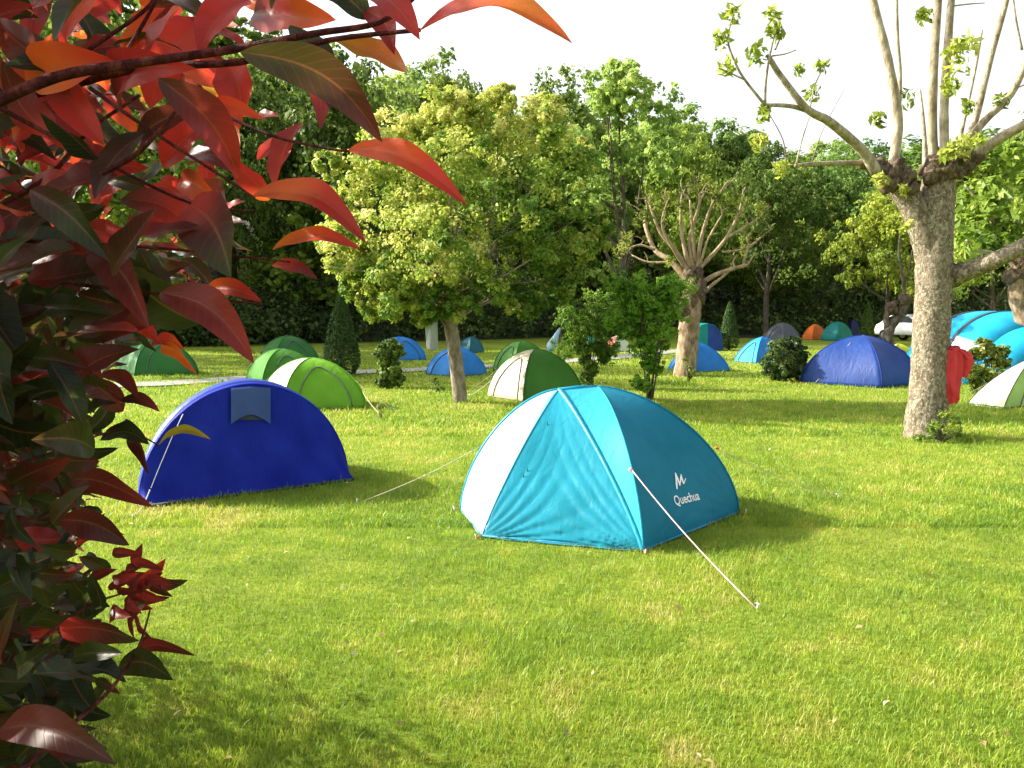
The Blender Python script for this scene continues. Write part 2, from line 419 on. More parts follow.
def forest_variant(i):
    H = 1.0
    kind = i % 4
    bl = []
    if kind == 0:    # broad round
        for k in range(13):
            a = rng.random() * 6.28; r = .27 * rng.random() ** .5; z = .38 + .48 * rng.random()
            r *= 1.05 - abs(z - .58)
            bl.append((math.cos(a) * r, math.sin(a) * r, z, .13 + .06 * rng.random(), .11 + .04 * rng.random(), .45 + .12 * rng.normal()))
    elif kind == 1:  # tall ash like
        for k in range(14):
            z = .22 + .68 * rng.random(); r = .17 * (1.15 - z) * rng.random() ** .5 * 1.6; a = rng.random() * 6.28
            bl.append((math.cos(a) * r, math.sin(a) * r, z, .09 + .05 * rng.random(), .10 + .03 * rng.random(), .45 + .12 * rng.normal()))
    elif kind == 2:  # spreading, low
        for k in range(16):
            a = rng.random() * 6.28; r = .34 * rng.random() ** .6; z = .25 + .55 * rng.random() * (1 - r)
            bl.append((math.cos(a) * r, math.sin(a) * r, z + .08, .11 + .06 * rng.random(), .09 + .05 * rng.random(), .45 + .14 * rng.normal()))
    else:            # loose and airy
        for k in range(18):
            a = rng.random() * 6.28; r = .25 * rng.random() ** .5; z = .3 + .62 * rng.random()
            r *= 1.2 - abs(z - .6) * 1.5
            bl.append((math.cos(a) * r, math.sin(a) * r, z, .065 + .05 * rng.random(), .07 + .04 * rng.random(), .5 + .12 * rng.normal()))
    S0 = 14.0
    bl = [(x * S0, y * S0, z * S0, rx * S0, rz * S0, t) for x, y, z, rx, rz, t in bl]
    cm = crown_mesh("crown", bl, 26, 34 if kind != 3 else 22, .30, .62, .30, .16)
    mb = MB()
    p = [Vector((0, 0, -1.2)), Vector((.1, 0, 2.5)), Vector((-.1, .1, 5.5)), Vector((.1, 0, 9.5))]
    mb.tube(spline(p, 3), lerpr(.30, .07, 10), 7, rough=.1)
    for k in range(7):
        b = bl[(k * 2) % len(bl)]; z0 = 2.6 + 4.5 * rng.random()
        mb.tube(spline([(0, 0, z0), (b[0] * .5, b[1] * .5, z0 + (b[2] - z0) * .4), (b[0], b[1], b[2])], 3), lerpr(.13, .03, 7), 5)
    tm = bpy.data.meshes.new("trunk"); tm.from_pydata(mb.v, [], mb.f); tm.update()
    cm.materials.append(forest_leaf); tm.materials.append(dark_bark)
    return cm, tm
variants = [forest_variant(i) for i in range(8)]
def forest_tree(px, ytop, depth, wpx, var, col, label, group="trees of the wood behind the campsite", name="woodland_tree"):
    X = (px - 512) / FPX * depth; top = AT(px, ytop, depth).z
    z0 = float(hill_z(X, depth)); h = max(3.0, top - z0)
    cm, tm = variants[var]
    rt = thing(name, label, "tree", (X, depth, z0), group)
    sz = h / 13.2; ext = {0: .40, 1: .26, 2: .42, 3: .31}[var % 4] * 2 * 14
    sx = (wpx / FPX * depth) / ext
    rt.rotation_euler.z = rng.random() * 6.28
    rt.scale = (sx, sx, sz)
    c = bpy.data.objects.new("crown", cm); COL.objects.link(c); c.parent = rt; c.color = (*col, 1)
    t = bpy.data.objects.new("trunk", tm); COL.objects.link(t); t.parent = rt
    return rt
DK, MD, LT, YL, PL, BL = (.62, .68, .52), (1.0, 1.0, .8), (1.4, 1.35, .9), (1.6, 1.4, .8), (1.6, 1.6, 1.5), (.85, 1.0, .9)
named = [
    (622, 88, 42, 150, 3, PL, "pale feathery green tree with soft rounded top behind the slim saplings"),
    (690, 128, 44, 120, 0, LT, "bright green full tree directly behind the small pollarded tree"),
    (766, 150, 50, 130, 4, DK, "dark green dense tree just right of the small pollard"),
    (885, 178, 46, 110, 2, YL, "yellow green bushy tree left of the big pollard trunk"),
    (560, 78, 56, 120, 5, MD, "mid green tree whose top shows just right of the flowering tree crown"),
    (655, 112, 64, 110, 0, BL, "bluish green treetop on the skyline right of the pale feathery tree"),
    (735, 112, 66, 100, 1, BL, "narrow bluish green treetop standing on the dipping skyline"),
    (455, 52, 50, 160, 0, MD, "tall broad tree rising above the flowering tree on the left skyline"),
    (345, 48, 44, 190, 4, DK, "tall dark tree behind the tip of the red leaves"),
    (990, 168, 40, 130, 6, LT, "fresh green low tree behind the sky blue tunnel tent"),
    (1040, 112, 62, 150, 0, MD, "tall green tree at the right end of the skyline"),
    (830, 138, 64, 120, 4, BL, "dull green tree beneath the long bare side branch"),
]
for a in named: forest_tree(*a)
bgl = "green woodland treetop rising behind the front trees of the wood"
used_l = set()
def row_label(px, sky_=False):
    marks = [(60, "behind the red leaves at the far left"), (150, "behind the green tent the red leaves half hide"), (215, "behind the hanging maroon leaf"), (290, "behind the three stacked green tents"), (350, "behind the largest dark cypress"), (405, "behind the far blue tent and the ragged shrub"),
             (455, "behind the flowering tree trunk"), (515, "behind the plain green tent"), (570, "behind the closed pale blue parasol"), (620, "behind the small pink and white tent"), (680, "behind the small pollard's trunk"), (735, "behind the slim dark cypress"), (790, "behind the grey and orange tents"),
             (850, "behind the far teal tent"), (900, "behind the white parked car"), (960, "behind the red jacket"), (1010, "behind the big tunnel tent"), (1060, "beyond the right border behind the tunnel tent")]
    if sky_ and 20 <= px <= 1090:
        l = "distant treetop on the skyline high above " + min(marks, key=lambda m: abs(m[0] - px))[1].replace("behind ", "").replace("beyond the right border ", "just past ")
        if l in used_l: l = l.replace("distant treetop", "second distant treetop")
        used_l.add(l); return l
    if sky_: return bgl
    if px < 20 or px > 1090: l = "front tree of the wood standing outside the picture's side border"
    else: l = "front tree of the wood " + min(marks, key=lambda m: abs(m[0] - px))[1]
    if l in used_l and "outside" not in l: l = l.replace("front tree", "second front tree")
    used_l.add(l); return l
def skyline(px):
    return float(np.interp(px, [-400, 0, 200, 330, 400, 470, 500, 560, 620, 680, 740, 800, 870, 950, 1024, 1400], [-60, -20, 10, 40, 50, 72, 88, 76, 92, 108, 118, 138, 138, 134, 112, 90]))
k = 0
cols = [MD, DK, LT, BL, MD, (.8, .85, .6), (1.2, 1.25, .8)]
for row, (dd, step, off) in enumerate([(0, 66, 70), (9, 62, 30), (20, 60, 8)]):
    px = -330
    while px < 1330:
        px += step * (.75 + .5 * rng.random())
        X = (px - 512) / FPX * 45; e = edge_y(X) + 3 + dd + 4 * rng.random()
        yt = skyline(px) + off * (.4 + .8 * rng.random()) + 3
        if row == 0: lb = row_label(px)
        elif row == 2: lb = row_label(px, True)
        else: lb = bgl
        forest_tree(px, yt, e, (120 + 50 * rng.random()), int(rng.integers(0, 8)), cols[k % 7], lb); k += 1

forest_tree(40, -60, 27, 210, 0, MD, "large shade tree standing behind the upper red leaves")
forest_tree(-110, -60, 30, 220, 2, MD, "shade tree outside the left border by the gravel path")
forest_tree(20, -40, 22.5, 200, 6, MD, "nearest shade tree hidden behind the left edge of the red leaves")
forest_tree(150, 10, 34, 190, 5, LT, "sunlit green tree seen through the gaps between the red leaves")
# undergrowth along the wood's edge
bl = []
for px in range(-420, 1440, 14):
    X = (px - 512) / FPX * 45
    for dd, hh in ((0, 1.1), (1.6, 2.3), (3.2, 3.6), (5.5, 5.0)):
        e = edge_y(X) + dd + rng.random() * 1.2
        if rng.random() < .12 and dd == 0: continue
        h = hh * (.7 + .6 * rng.random() + (.35 * rng.random() if X > 2 else 0))
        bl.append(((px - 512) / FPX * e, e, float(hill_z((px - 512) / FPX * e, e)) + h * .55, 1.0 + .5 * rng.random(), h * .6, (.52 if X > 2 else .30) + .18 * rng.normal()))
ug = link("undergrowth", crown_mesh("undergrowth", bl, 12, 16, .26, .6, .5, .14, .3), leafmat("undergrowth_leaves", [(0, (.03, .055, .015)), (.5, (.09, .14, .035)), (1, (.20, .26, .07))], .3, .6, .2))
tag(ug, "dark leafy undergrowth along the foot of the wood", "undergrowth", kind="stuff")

# ------------------------------------------------------------------ flowering maple-like tree in the middle
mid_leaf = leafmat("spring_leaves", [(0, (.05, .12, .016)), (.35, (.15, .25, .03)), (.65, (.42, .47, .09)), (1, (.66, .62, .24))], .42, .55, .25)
mid_bark = barkmat("grey_brown_bark", (.13, .10, .07), (.22, .18, .13), (.33, .29, .22), 12)
Y0 = G(460, 402).y
t = thing("flowering_tree", "leafy round tree with pale yellow green blossom clusters in the middle of the lawn", "tree", G(460, 402))
base = G(460, 402)
def rel(px, py, dy=0): return AT(px, py, Y0 + dy) - base
mb = MB()
tp = spline([rel(461, 408), rel(460, 398), rel(457, 370), rel(453, 340), rel(450, 322)], 4)
mb.tube(tp, [.19, .15, .135] + lerpr(.13, .12, len(tp) - 3), 14, rough=.10)
mb.build("trunk", mid_bark, t)
fork = rel(450, 326)
for i, (px, py, dy) in enumerate([(395, 240, -.6), (350, 215, .4), (430, 170, .9), (455, 130, -.3), (500, 120, .5), (545, 170, -.4), (575, 220, .5), (530, 260, -1.0), (480, 220, 1.4), (420, 280, -1.3), (370, 285, .2), (505, 290, 1.0), (450, 190, -1.2)]):
    e = rel(px, py, dy); m_ = fork.lerp(e, .5) + Vector((rng.normal() * .12, rng.normal() * .12, .12))
    pts = spline([fork + Vector((0, 0, -.06)), fork.lerp(m_, .4) + Vector((0, 0, .05)), m_, e], 4)
    b = MB().tube(pts, lerpr(.055, .010, len(pts)), 7, rough=.1)
    for q in range(5):
        s_ = pts[4 + q]; b.tube(spline([s_, s_ + Vector((rng.normal() * .25, rng.normal() * .25, .25)), s_ + Vector((rng.normal() * .5, rng.normal() * .5, .45 + .2 * rng.random()))], 3), lerpr(.018, .005, 7), 5)
    b.build("branch", mid_bark, t)
blobs = []  # blossom tints, with the top clumps raised to stand for sunlight
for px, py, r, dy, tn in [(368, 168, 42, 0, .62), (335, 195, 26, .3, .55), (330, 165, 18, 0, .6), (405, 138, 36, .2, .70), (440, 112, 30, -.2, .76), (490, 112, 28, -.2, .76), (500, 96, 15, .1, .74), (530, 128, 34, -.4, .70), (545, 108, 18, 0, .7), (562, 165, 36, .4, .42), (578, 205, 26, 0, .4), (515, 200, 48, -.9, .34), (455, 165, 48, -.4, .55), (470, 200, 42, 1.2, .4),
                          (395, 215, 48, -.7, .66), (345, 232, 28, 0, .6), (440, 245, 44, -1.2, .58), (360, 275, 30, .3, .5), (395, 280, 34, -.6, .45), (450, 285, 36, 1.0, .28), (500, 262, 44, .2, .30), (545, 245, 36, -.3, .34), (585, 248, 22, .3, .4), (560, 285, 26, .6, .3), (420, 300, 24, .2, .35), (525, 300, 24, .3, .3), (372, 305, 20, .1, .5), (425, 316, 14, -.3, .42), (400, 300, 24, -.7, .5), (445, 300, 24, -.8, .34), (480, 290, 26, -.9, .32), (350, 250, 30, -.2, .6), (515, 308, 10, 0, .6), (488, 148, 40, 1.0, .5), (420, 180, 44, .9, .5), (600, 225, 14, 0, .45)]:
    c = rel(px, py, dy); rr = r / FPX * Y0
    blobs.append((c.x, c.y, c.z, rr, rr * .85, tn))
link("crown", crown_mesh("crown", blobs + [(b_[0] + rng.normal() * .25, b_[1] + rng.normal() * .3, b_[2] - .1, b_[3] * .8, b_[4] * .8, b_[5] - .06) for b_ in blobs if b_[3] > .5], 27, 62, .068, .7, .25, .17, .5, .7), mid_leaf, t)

# ------------------------------------------------------------------ pollards
pol_bark = barkmat("lichened_bark", (.09, .065, .045), (.16, .125, .085), (.27, .22, .16), 24, lichen=(.30, .29, .20))
pol_limb = barkmat("pale_limb_bark", (.17, .13, .085), (.30, .25, .17), (.42, .37, .28), 12)
pol_knob = barkmat("rough_knuckle_bark", (.05, .035, .025), (.11, .08, .055), (.20, .15, .10), 26)
bud_leaf = leafmat("bud_leaves", [(0, (.12, .15, .02)), (.5, (.26, .34, .04)), (1, (.50, .50, .12))], .45, .5, .3)
def polywood(root, base, Y, trunk, rads, limbs, bark, limbbark, knob=None, n=16):
    r_ = lambda q: AT(q[0], q[1], Y + (q[2] if len(q) > 2 else 0)) - base
    m = Y / FPX
    pts = spline([r_(q) for q in trunk], 5)
    rr = np.interp(np.linspace(0, 1, len(pts)), np.linspace(0, 1, len(rads)), [x * m for x in rads])
    MB().tube(pts, list(rr), n, rough=.13).build("trunk", bark, root)
    if knob:
        for (kx, ky, kr, kd) in knob:
            k_ = MB()
            c = r_((kx, ky, kd)); d = sphere_pts(1)[0]
            import bmesh
            bm = bmesh.new(); bmesh.ops.create_icosphere(bm, subdivisions=3, radius=kr * m)
            for v in bm.verts:
                f = 1 + .75 * (fbm(np.array([v.co.x * 13 + kx]), np.array([(v.co.y + v.co.z) * 13 + ky]), 5)[0] - .5) * 2
                v.co = v.co * f + c
            k_.add([v.co[:] for v in bm.verts], [[x.index for x in f.verts] for f in bm.faces]); bm.free()
            k_.build("knuckle", pol_knob, root)
    for L_ in limbs:
        q, r0, r1 = L_[0], L_[1], L_[2]; mt = L_[3] if len(L_) > 3 else limbbark
        pts = spline([r_(p) for p in q], 5)
        MB().tube(pts, [x * m * (.79 if mt is limbbark else 1) for x in lerpr(r0, r1, len(pts), .8)], 9, rough=.10).build("branch", mt, root)
def buds(base, Y, spots, size, n=60, asp=.45):
    Ps, Ns, Ts = [], [], []
    for (px, py, r, dy, tn) in spots:
        c = np.array(AT(px, py, Y + dy) - base); rr = r / FPX * Y
        k = int(n * (.6 + .8 * rng.random()) * max(.5, r / 8))
        d = sphere_pts(k) * (rng.random(k) ** .5)[:, None] * rr
        d[:, 2] -= np.abs(d[:, 2]) * .2
        Ps.append(c + d); Ns.append(d / rr * .3 + rng.normal(0, .7, (k, 3))); Ts.append(tn + rng.normal(0, .15, k))
    Q, F, T = leafquads(np.concatenate(Ps), np.concatenate(Ns), size, np.clip(np.concatenate(Ts), 0, 1), asp)
    return npmesh("foliage", Q, F, {"tint": T}, smooth=False)

# big one on the right
B = G(925, 437); Yb = B.y
t = thing("pollarded_tree", "big pollarded tree with thick lichened trunk and long bare limbs on the right", "tree", B)
limbs = [
    ([(938, 300), (929, 255), (921, 226), (908, 198), (893, 180), (880, 170)], 14.5, 11.5, pol_bark),            # left arm
    ([(876, 172, -.1), (862, 150, -.2), (830, 122, -.5), (806, 108, -.7), (778, 72, -.8), (768, 55, -.9)], 7.5, 2.6),
    ([(812, 112, -.6), (790, 106, -.7), (765, 105, -.8)], 3.4, 2.0),
    ([(765, 105, -.8), (766, 80, -.9), (772, 45, -1.0), (780, 18, -1.0)], 1.8, .8),
    ([(765, 105, -.8), (745, 80, -.9), (735, 62, -1.0), (728, 40, -1.0), (733, 14, -1.0)], 1.8, .8),
    ([(745, 80, -.9), (728, 72, -1), (718, 68, -1)], 1.0, .7),
    ([(772, 56, -.9), (785, 54, -.9), (796, 50, -.9)], 1.0, .6),
    ([(775, 50, -.9), (782, 28, -1), (770, 8, -1)], 1.2, .6),
    ([(868, 163, 0), (845, 163, -.1), (812, 164, -.2), (795, 166, -.3)], 3.8, 2.2),
    ([(796, 165, -.3), (802, 140, -.3), (810, 115, -.4)], 1.1, .6),
    ([(786, 165, -.3), (783, 140, -.4), (768, 112, -.6)], 1.0, .5),
    ([(812, 162, -.2), (822, 132, -.3), (845, 88, -.4)], .8, .3),
    ([(810, 108, -.6), (815, 85, -.6), (825, 65, -.6)], 1.0, .5),
    ([(893, 165), (898, 120), (888, 60), (878, 20), (868, -20), (858, -60)], 6.5, 3.6),
    ([(897, 135, .2), (900, 80, .3), (897, 30, .3), (896, -40, .3)], 3.0, 1.8),
    ([(935, 165), (932, 130), (934, 60), (938, 0), (940, -60)], 6.5, 4.2),
    ([(945, 160, -.1), (944, 110, -.1), (948, 40, -.2), (952, -10, -.2), (956, -60, -.2)], 6.0, 3.6),
    ([(962, 150, .1), (975, 120, .2), (990, 60, .3), (1004, 10, .3), (1016, -40, .3)], 5.2, 3.0),
    ([(965, 145, .1), (985, 120, .1), (1010, 95, .1), (1026, 60, .1), (1030, 20, .1), (1022, -40, .2)], 5.6, 3.4),
    ([(975, 155, -.1), (1000, 138, -.2), (1035, 118, -.4), (1070, 90, -.5)], 7.5, 4.2),
    ([(958, 155, .3), (962, 130, .4), (975, 70, .6), (982, 30, .7)], 3.0, 1.4),
    ([(1003, 95, .1), (1024, 85, .1), (1044, 78, 0)], 1.2, .6),
    ([(1022, 50, .1), (1016, 20, .1), (1012, -10, .1)], 1.6, 1.0),
    ([(952, 6, -.1), (970, 4, -.1), (985, 3, -.1)], 1.2, .5),
    ([(925, 170, .3), (924, 130, .5), (920, 90, .7)], 4.0, 1.4),
    ([(945, 278, 0), (965, 272, -.1), (990, 262, -.3), (1020, 248, -.5), (1060, 225, -.7)], 11, 6.5, pol_bark),
]
polywood(t, B, Yb, [(926, 445), (926, 425), (929, 380), (932, 320), (934, 260), (937, 200), (941, 160)], [25, 19.5, 17.5, 17, 16.5, 16, 13], limbs, pol_bark, pol_limb,
         knob=[(941, 170, 12, -.15), (955, 172, 8, -.2), (930, 178, 7, -.15), (944, 156, 9, 0), (966, 156, 7, -.1), (978, 157, 6, -.1), (890, 185, 8, -.15), (912, 190, 7, -.15), (864, 163, 5, 0), (870, 165, 7, 0), (880, 168, 10, -.05), (893, 172, 12, -.1), (903, 180, 10, -.1), (933, 163, 8, -.1), (950, 164, 10, -.1), (960, 166, 10, -.1), (926, 170, 6, .1), (970, 163, 8, -.05), (950, 274, 12, 0)], n=28)
spots = [(733, 12, 9, -1, .6), (722, 38, 9, -1, .5), (727, 66, 9, -1, .6), (756, 52, 11, -.9, .45), (772, 14, 9, -1, .6), (776, 30, 8, -1, .5), (764, 112, 8, -.8, .4), (798, 68, 6, -.6, .4), (811, 92, 8, -.5, .35), (822, 66, 6, -.6, .3), (782, 168, 9, -.3, .7), (760, 140, 9, -.4, .7), (905, 96, 12, .3, .3), (880, 118, 9, .3, .3), (925, 15, 9, .1, .4),
         (955, 50, 13, -.5, .75), (965, 45, 13, -.5, .7), (958, 70, 13, -.5, .7), (950, 85, 8, -.5, .6), (962, 145, 14, -.4, .7), (948, 152, 9, -.4, .6), (975, 140, 8, -.3, .6), (880, 180, 8, -.3, .8), (903, 190, 6, -.3, .8), (905, 225, 6, -.3, .7), (1000, 100, 8, .1, .4), (968, 105, 8, .3, .4)]
link("foliage", buds(B, Yb, spots, .11, 34, .42), bud_leaf, t)
MB_ = MB()
# small pollard in the middle
B = G(686, 376); Ym = B.y
t = thing("pollarded_tree", "smaller pollarded tree with fan of pruned branches beyond the turquoise tent", "tree", B)
limbs = []
for q, r0, r1 in [
    ([(690, 285), (672, 262), (655, 250), (645, 225), (645, 215)], 6, 2.2), ([(655, 250), (640, 245), (625, 250)], 2.2, 1.2), ([(672, 262), (648, 262), (632, 255)], 2.4, 1),
    ([(690, 275), (675, 250), (660, 232), (650, 205)], 4.5, 1.8), ([(690, 270), (682, 235), (681, 205), (683, 190)], 4, 1.5), ([(693, 268), (690, 240), (700, 200), (695, 186)], 4, 1.6),
    ([(697, 268), (702, 235), (712, 205), (722, 190)], 3.6, 1.6), ([(700, 265), (708, 240), (722, 215)], 2.4, 1.2), ([(700, 268), (725, 240), (738, 215), (742, 200)], 3.6, 1.6), ([(728, 237), (748, 225), (762, 215)], 2.2, 1.1),
    ([(698, 285), (715, 275), (735, 268), (748, 265)], 4.5, 2.4), ([(742, 268), (748, 250), (758, 240), (770, 230)], 2.6, 1.2), ([(700, 296), (712, 285), (728, 272), (732, 262)], 3.2, 1.4), ([(715, 200), (706, 192), (700, 194)], 1.5, .8), ([(722, 252), (740, 250), (748, 244)], 1.8, .9),
    ([(688, 290), (684, 300), (680, 312)], 5, 4), ([(695, 262), (692, 225), (690, 200)], 3, 1.4), ([(685, 268), (668, 240), (662, 222), (668, 200)], 3, 1.2)]:
    dy = rng.normal() * .5
    limbs.append(([(a, b, dy * i / (len(q) - 1)) for i, (a, b) in enumerate(q)], r0 * .8, r1 * .8))
    for _ in range(3):
        a, b = q[-1] if _ < 2 else q[-2]; ex_, ey_ = (a - 693) * .10 + rng.normal() * 7, -8 - 8 * rng.random()
        limbs.append(([(a, b, dy), (a + ex_ * .5 + rng.normal() * 2, b + ey_ * .5, dy), (a + ex_, b + ey_ + abs(ex_) * .3, dy)], r1 * .6, .5))
polywood(t, B, Ym, [(684, 380), (685, 370), (688, 340), (690, 315), (692, 290), (696, 275)], [14, 11, 10, 10.5, 10.5, 6], limbs, barkmat("warm_bark", (.13, .085, .05), (.27, .19, .12), (.42, .32, .21), 9), barkmat("warm_limb_bark", (.20, .14, .08), (.31, .23, .14), (.42, .33, .22), 8),
         knob=[(690, 296, 11, 0), (697, 288, 10, 0), (684, 312, 7, -.1), (694, 274, 9, 0), (680, 308, 5, 0)], n=14)
spots = [(px + rng.normal() * 3, py + rng.normal() * 3, 6 + 3.5 * rng.random(), rng.normal() * .4, .45 + .2 * rng.normal()) for px, py in
         [(645, 208), (640, 220), (630, 245), (622, 252), (650, 198), (665, 195), (682, 186), (690, 182), (698, 188), (708, 180), (722, 188), (735, 195), (745, 200), (755, 212), (765, 215), (768, 232), (740, 250), (735, 258), (725, 205), (672, 265), (660, 205), (716, 186), (676, 200), (690, 210), (712, 200), (730, 212), (655, 215)]]
link("foliage", buds(B, Ym, spots, .11, 95, .35), leafmat("olive_bud_leaves", [(0, (.07, .10, .015)), (.5, (.17, .22, .03)), (1, (.36, .36, .08))], .4, .55, .25), t)
# pollard further right, cut by the frame
B = G(1030, 384); Yr = B.y
t = thing("pollarded_tree", "leafy pollarded tree with pale trunk at the right border behind the tunnel tent", "tree", B)
limbs = [([(1025, 262), (1005, 240), (990, 215), (985, 190)], 6, 2, ), ([(1020, 262), (1000, 255), (978, 250), (966, 240)], 4, 1.5), ([(1028, 255), (1012, 215), (1008, 180), (1010, 150)], 6, 2), ([(1030, 255), (1040, 210), (1045, 170)], 6, 2), ([(1035, 255), (1062, 225), (1080, 190)], 6, 2), ([(998, 228), (978, 200), (965, 185)], 3, 1.2)]
polywood(t, B, Yr, [(1032, 388), (1031, 360), (1026, 320), (1018, 290), (1024, 262)], [15, 12, 10, 9, 8], limbs, barkmat("tan_bark", (.10, .07, .045), (.22, .16, .10), (.34, .27, .18), 12), pol_limb, knob=[(1016, 275, 10, 0), (1024, 262, 11, 0)])
spots = [(960 + 110 * rng.random(), 145 + 120 * rng.random(), 10 + 6 * rng.random(), rng.normal() * .7, .5 + .15 * rng.normal()) for _ in range(38)]
link("foliage", buds(B, Yr, spots, .2, 60, .5), leafmat("fresh_leaves", [(0, (.10, .17, .02)), (.5, (.20, .30, .04)), (1, (.36, .42, .10))], .45, .5, .25), t)
# dead-looking stump tree by the car
B = G(890, 345); Ys = B.y
t = thing("pollarded_tree", "dark knobbly pollard stump beside the parked white car", "tree", B)
polywood(t, B, Ys, [(888, 347), (888, 335), (892, 325), (902, 312), (906, 300)], [7, 5, 4.5, 5, 4.5], [([(890, 330), (886, 320), (889, 308), (894, 306)], 4, 3.2), ([(905, 305), (903, 280), (899, 255), (900, 235)], 3, 1), ([(903, 290), (910, 265), (912, 250)], 1.5, .7)], dark_bark, dark_bark, knob=[(892, 308, 6, 0), (905, 300, 6, 0)], n=10)

# ------------------------------------------------------------------ small trees and bushes
def cypress(px, yb, yt, wpx, label, seedt, n=5200, cols=((.02, .05, .012), (.045, .095, .02), (.10, .16, .03))):
    b = G(px, yb); h = AT(px, yt, b.y).z; rmax = wpx / 2 / FPX * b.y
    t = thing("cypress", label, "cypress", b, "cone shaped cypresses on the lawn")
    s = rng.random(n) ** .85; z = h * (.03 + .97 * s)
    prof = rmax * np.clip((s + .10) / .26, 0, 1) ** .5 * np.clip(1.02 - s, 0, 1) ** .62 * 1.12
    a = rng.random(n) * 6.283
    lump = .88 + .2 * fbm(a * 2.5, s * 9, int(seedt))
    r = prof * lump * (.72 + .3 * rng.random(n) ** .5)
    P = np.stack([np.cos(a) * r, np.sin(a) * r, z], -1)
    Nn = np.stack([np.cos(a), np.sin(a), np.full(n, .5)], -1) + rng.normal(0, .5, (n, 3))
    Q, F, T = leafquads(P, Nn, max(.05, h * .034), np.clip(.25 + .5 * fbm(a * 3, s * 12, 4) + rng.normal(0, .1, n), 0, 1), .5)
    link("crown", npmesh("crown", Q, F, {"tint": T}, smooth=False), leafmat("cypress_leaves", [(0, cols[0]), (.5, cols[1]), (1, cols[2])], .25, .6, .2), t)
    MB().tube([(0, 0, -.05), (0, 0, h * .4), (0, 0, h * .9)], [rmax * .16, rmax * .13, .01], 7).build("trunk", dark_bark, t)
cypress(342, 376, 297, 38, "largest dark conical cypress behind the lime green tent", 1, 8000)
cypress(729, 350, 302, 20, "slim dark cypress between the small pollard and a blue tent", 2)
cypress(867, 339, 303, 15, "small bright green cypress beside the far teal tent", 3, 3500, ((.05, .10, .02), (.10, .18, .03), (.2, .3, .05)))
def bush(name, px, yb, blobs, label, cols, size, ncl=26, nl=30, cat="bush", trans=.3, asp=.55, stems=5):
    b = G(px, yb); m = b.y / FPX
    t = thing(name, label, cat, b)
    B_ = []
    for (x, y, r) in blobs:
        c = AT(x, y, b.y + rng.normal() * r * m * .4) - b; B_.append((c.x, c.y, c.z, r * m, r * m * .9, .45 + .12 * rng.normal()))
    link("foliage", crown_mesh("foliage", B_, ncl, nl, size, asp, .3, .16, .45, .6), leafmat(name + "_leaves", [(0, cols[0]), (.5, cols[1]), (1, cols[2])], trans, .5, .3), t)
    mb = MB()
    for k in range(stems):
        e = B_[k % len(B_)]; mb.tube(spline([(rng.normal() * .03, rng.normal() * .03, -.03), (e[0] * .4, e[1] * .4, e[2] * .5), (e[0], e[1], e[2])], 3), lerpr(.018, .006, 7), 5)
    mb.build("stem", dark_bark, t)
    return t
bush("shrub", 390, 388, [(388, 350, 10), (397, 350, 9), (382, 352, 8), (389, 360, 10), (391, 368, 10), (391, 378, 11), (384, 382, 9), (398, 381, 8), (392, 345, 7), (386, 370, 9)], "ragged upright green shrub between the cypress and the far blue tents", ((.05, .10, .014), (.14, .22, .03), (.26, .34, .06)), .065, 34, 30)
bush("hedge_bush", 784, 382, [(775, 350, 12), (790, 348, 12), (800, 355, 10), (772, 364, 12), (786, 364, 14), (800, 368, 10), (780, 374, 9), (792, 374, 9)], "rounded dark glossy bush touching the large dark blue tent", ((.025, .055, .012), (.06, .11, .02), (.20, .25, .08)), .08, 30, 34)
bush("evergreen_shrub", 985, 394, [(985, 345, 9), (975, 355, 9), (992, 355, 12), (1002, 362, 8), (975, 372, 11), (990, 374, 12), (978, 385, 9), (992, 388, 7), (1003, 350, 6)], "small bushy evergreen with yellow tips beside the red jacket", ((.06, .10, .012), (.16, .22, .03), (.42, .40, .09)), .06, 34, 34)
def saplings():
    for px, yb, x0, x1, yt, lab, cc, cnt in ((590, 388, 560, 618, 280, "slim leafy sapling just behind the cream and green tent", ((.05, .11, .014), (.12, .22, .025), (.22, .33, .05)), 22), (650, 400, 618, 684, 272, "bushier leafy sapling right behind the turquoise tent", ((.07, .17, .016), (.15, .31, .025), (.26, .42, .05)), 34)):
        bl_ = [(x0 - 2 + (x1 - x0 + 4) * rng.random(), yt + 10 + 62 * rng.random() ** 1.2, 9 + 7 * rng.random()) for _ in range(cnt)]
        bl_ += [(px + rng.normal() * 9, 338 + 50 * rng.random(), 6 + 4 * rng.random()) for _ in range(9)]
        bush("sapling", px, yb, bl_, lab, cc, .085, 22, 20, asp=.3, trans=.5, stems=9)
saplings()
bush("shrub", 604, 366, [(600, 352, 8), (612, 350, 8), (605, 360, 8)], "low green bush on the gravel path behind the saplings", ((.04, .09, .012), (.08, .16, .02), (.16, .26, .04)), .09, 12, 16)
bush("basal_shoots", 688, 382, [(688, 368, 4.5), (690, 376, 5), (686, 360, 3), (693, 372, 3)], "leafy shoots sprouting at the small pollard's foot", ((.08, .13, .02), (.2, .26, .04), (.35, .38, .1)), .06, 10, 12, cat="plant")
bush("basal_shoots", 940, 442, [(938, 425, 9), (950, 430, 10), (930, 434, 8), (962, 434, 8), (945, 414, 6), (972, 438, 6), (956, 420, 6), (918, 438, 5)], "yellow flecked weeds growing at the big pollard's foot", ((.08, .15, .02), (.17, .26, .03), (.42, .42, .06)), .055, 14, 14, cat="plant", asp=.3)
bush("weed", 437, 392, [(437, 385, 5), (434, 380, 3), (441, 388, 4)], "small leafy weed left of the flowering tree trunk", ((.06, .12, .02), (.12, .2, .03), (.25, .32, .05)), .05, 8, 10, cat="plant")
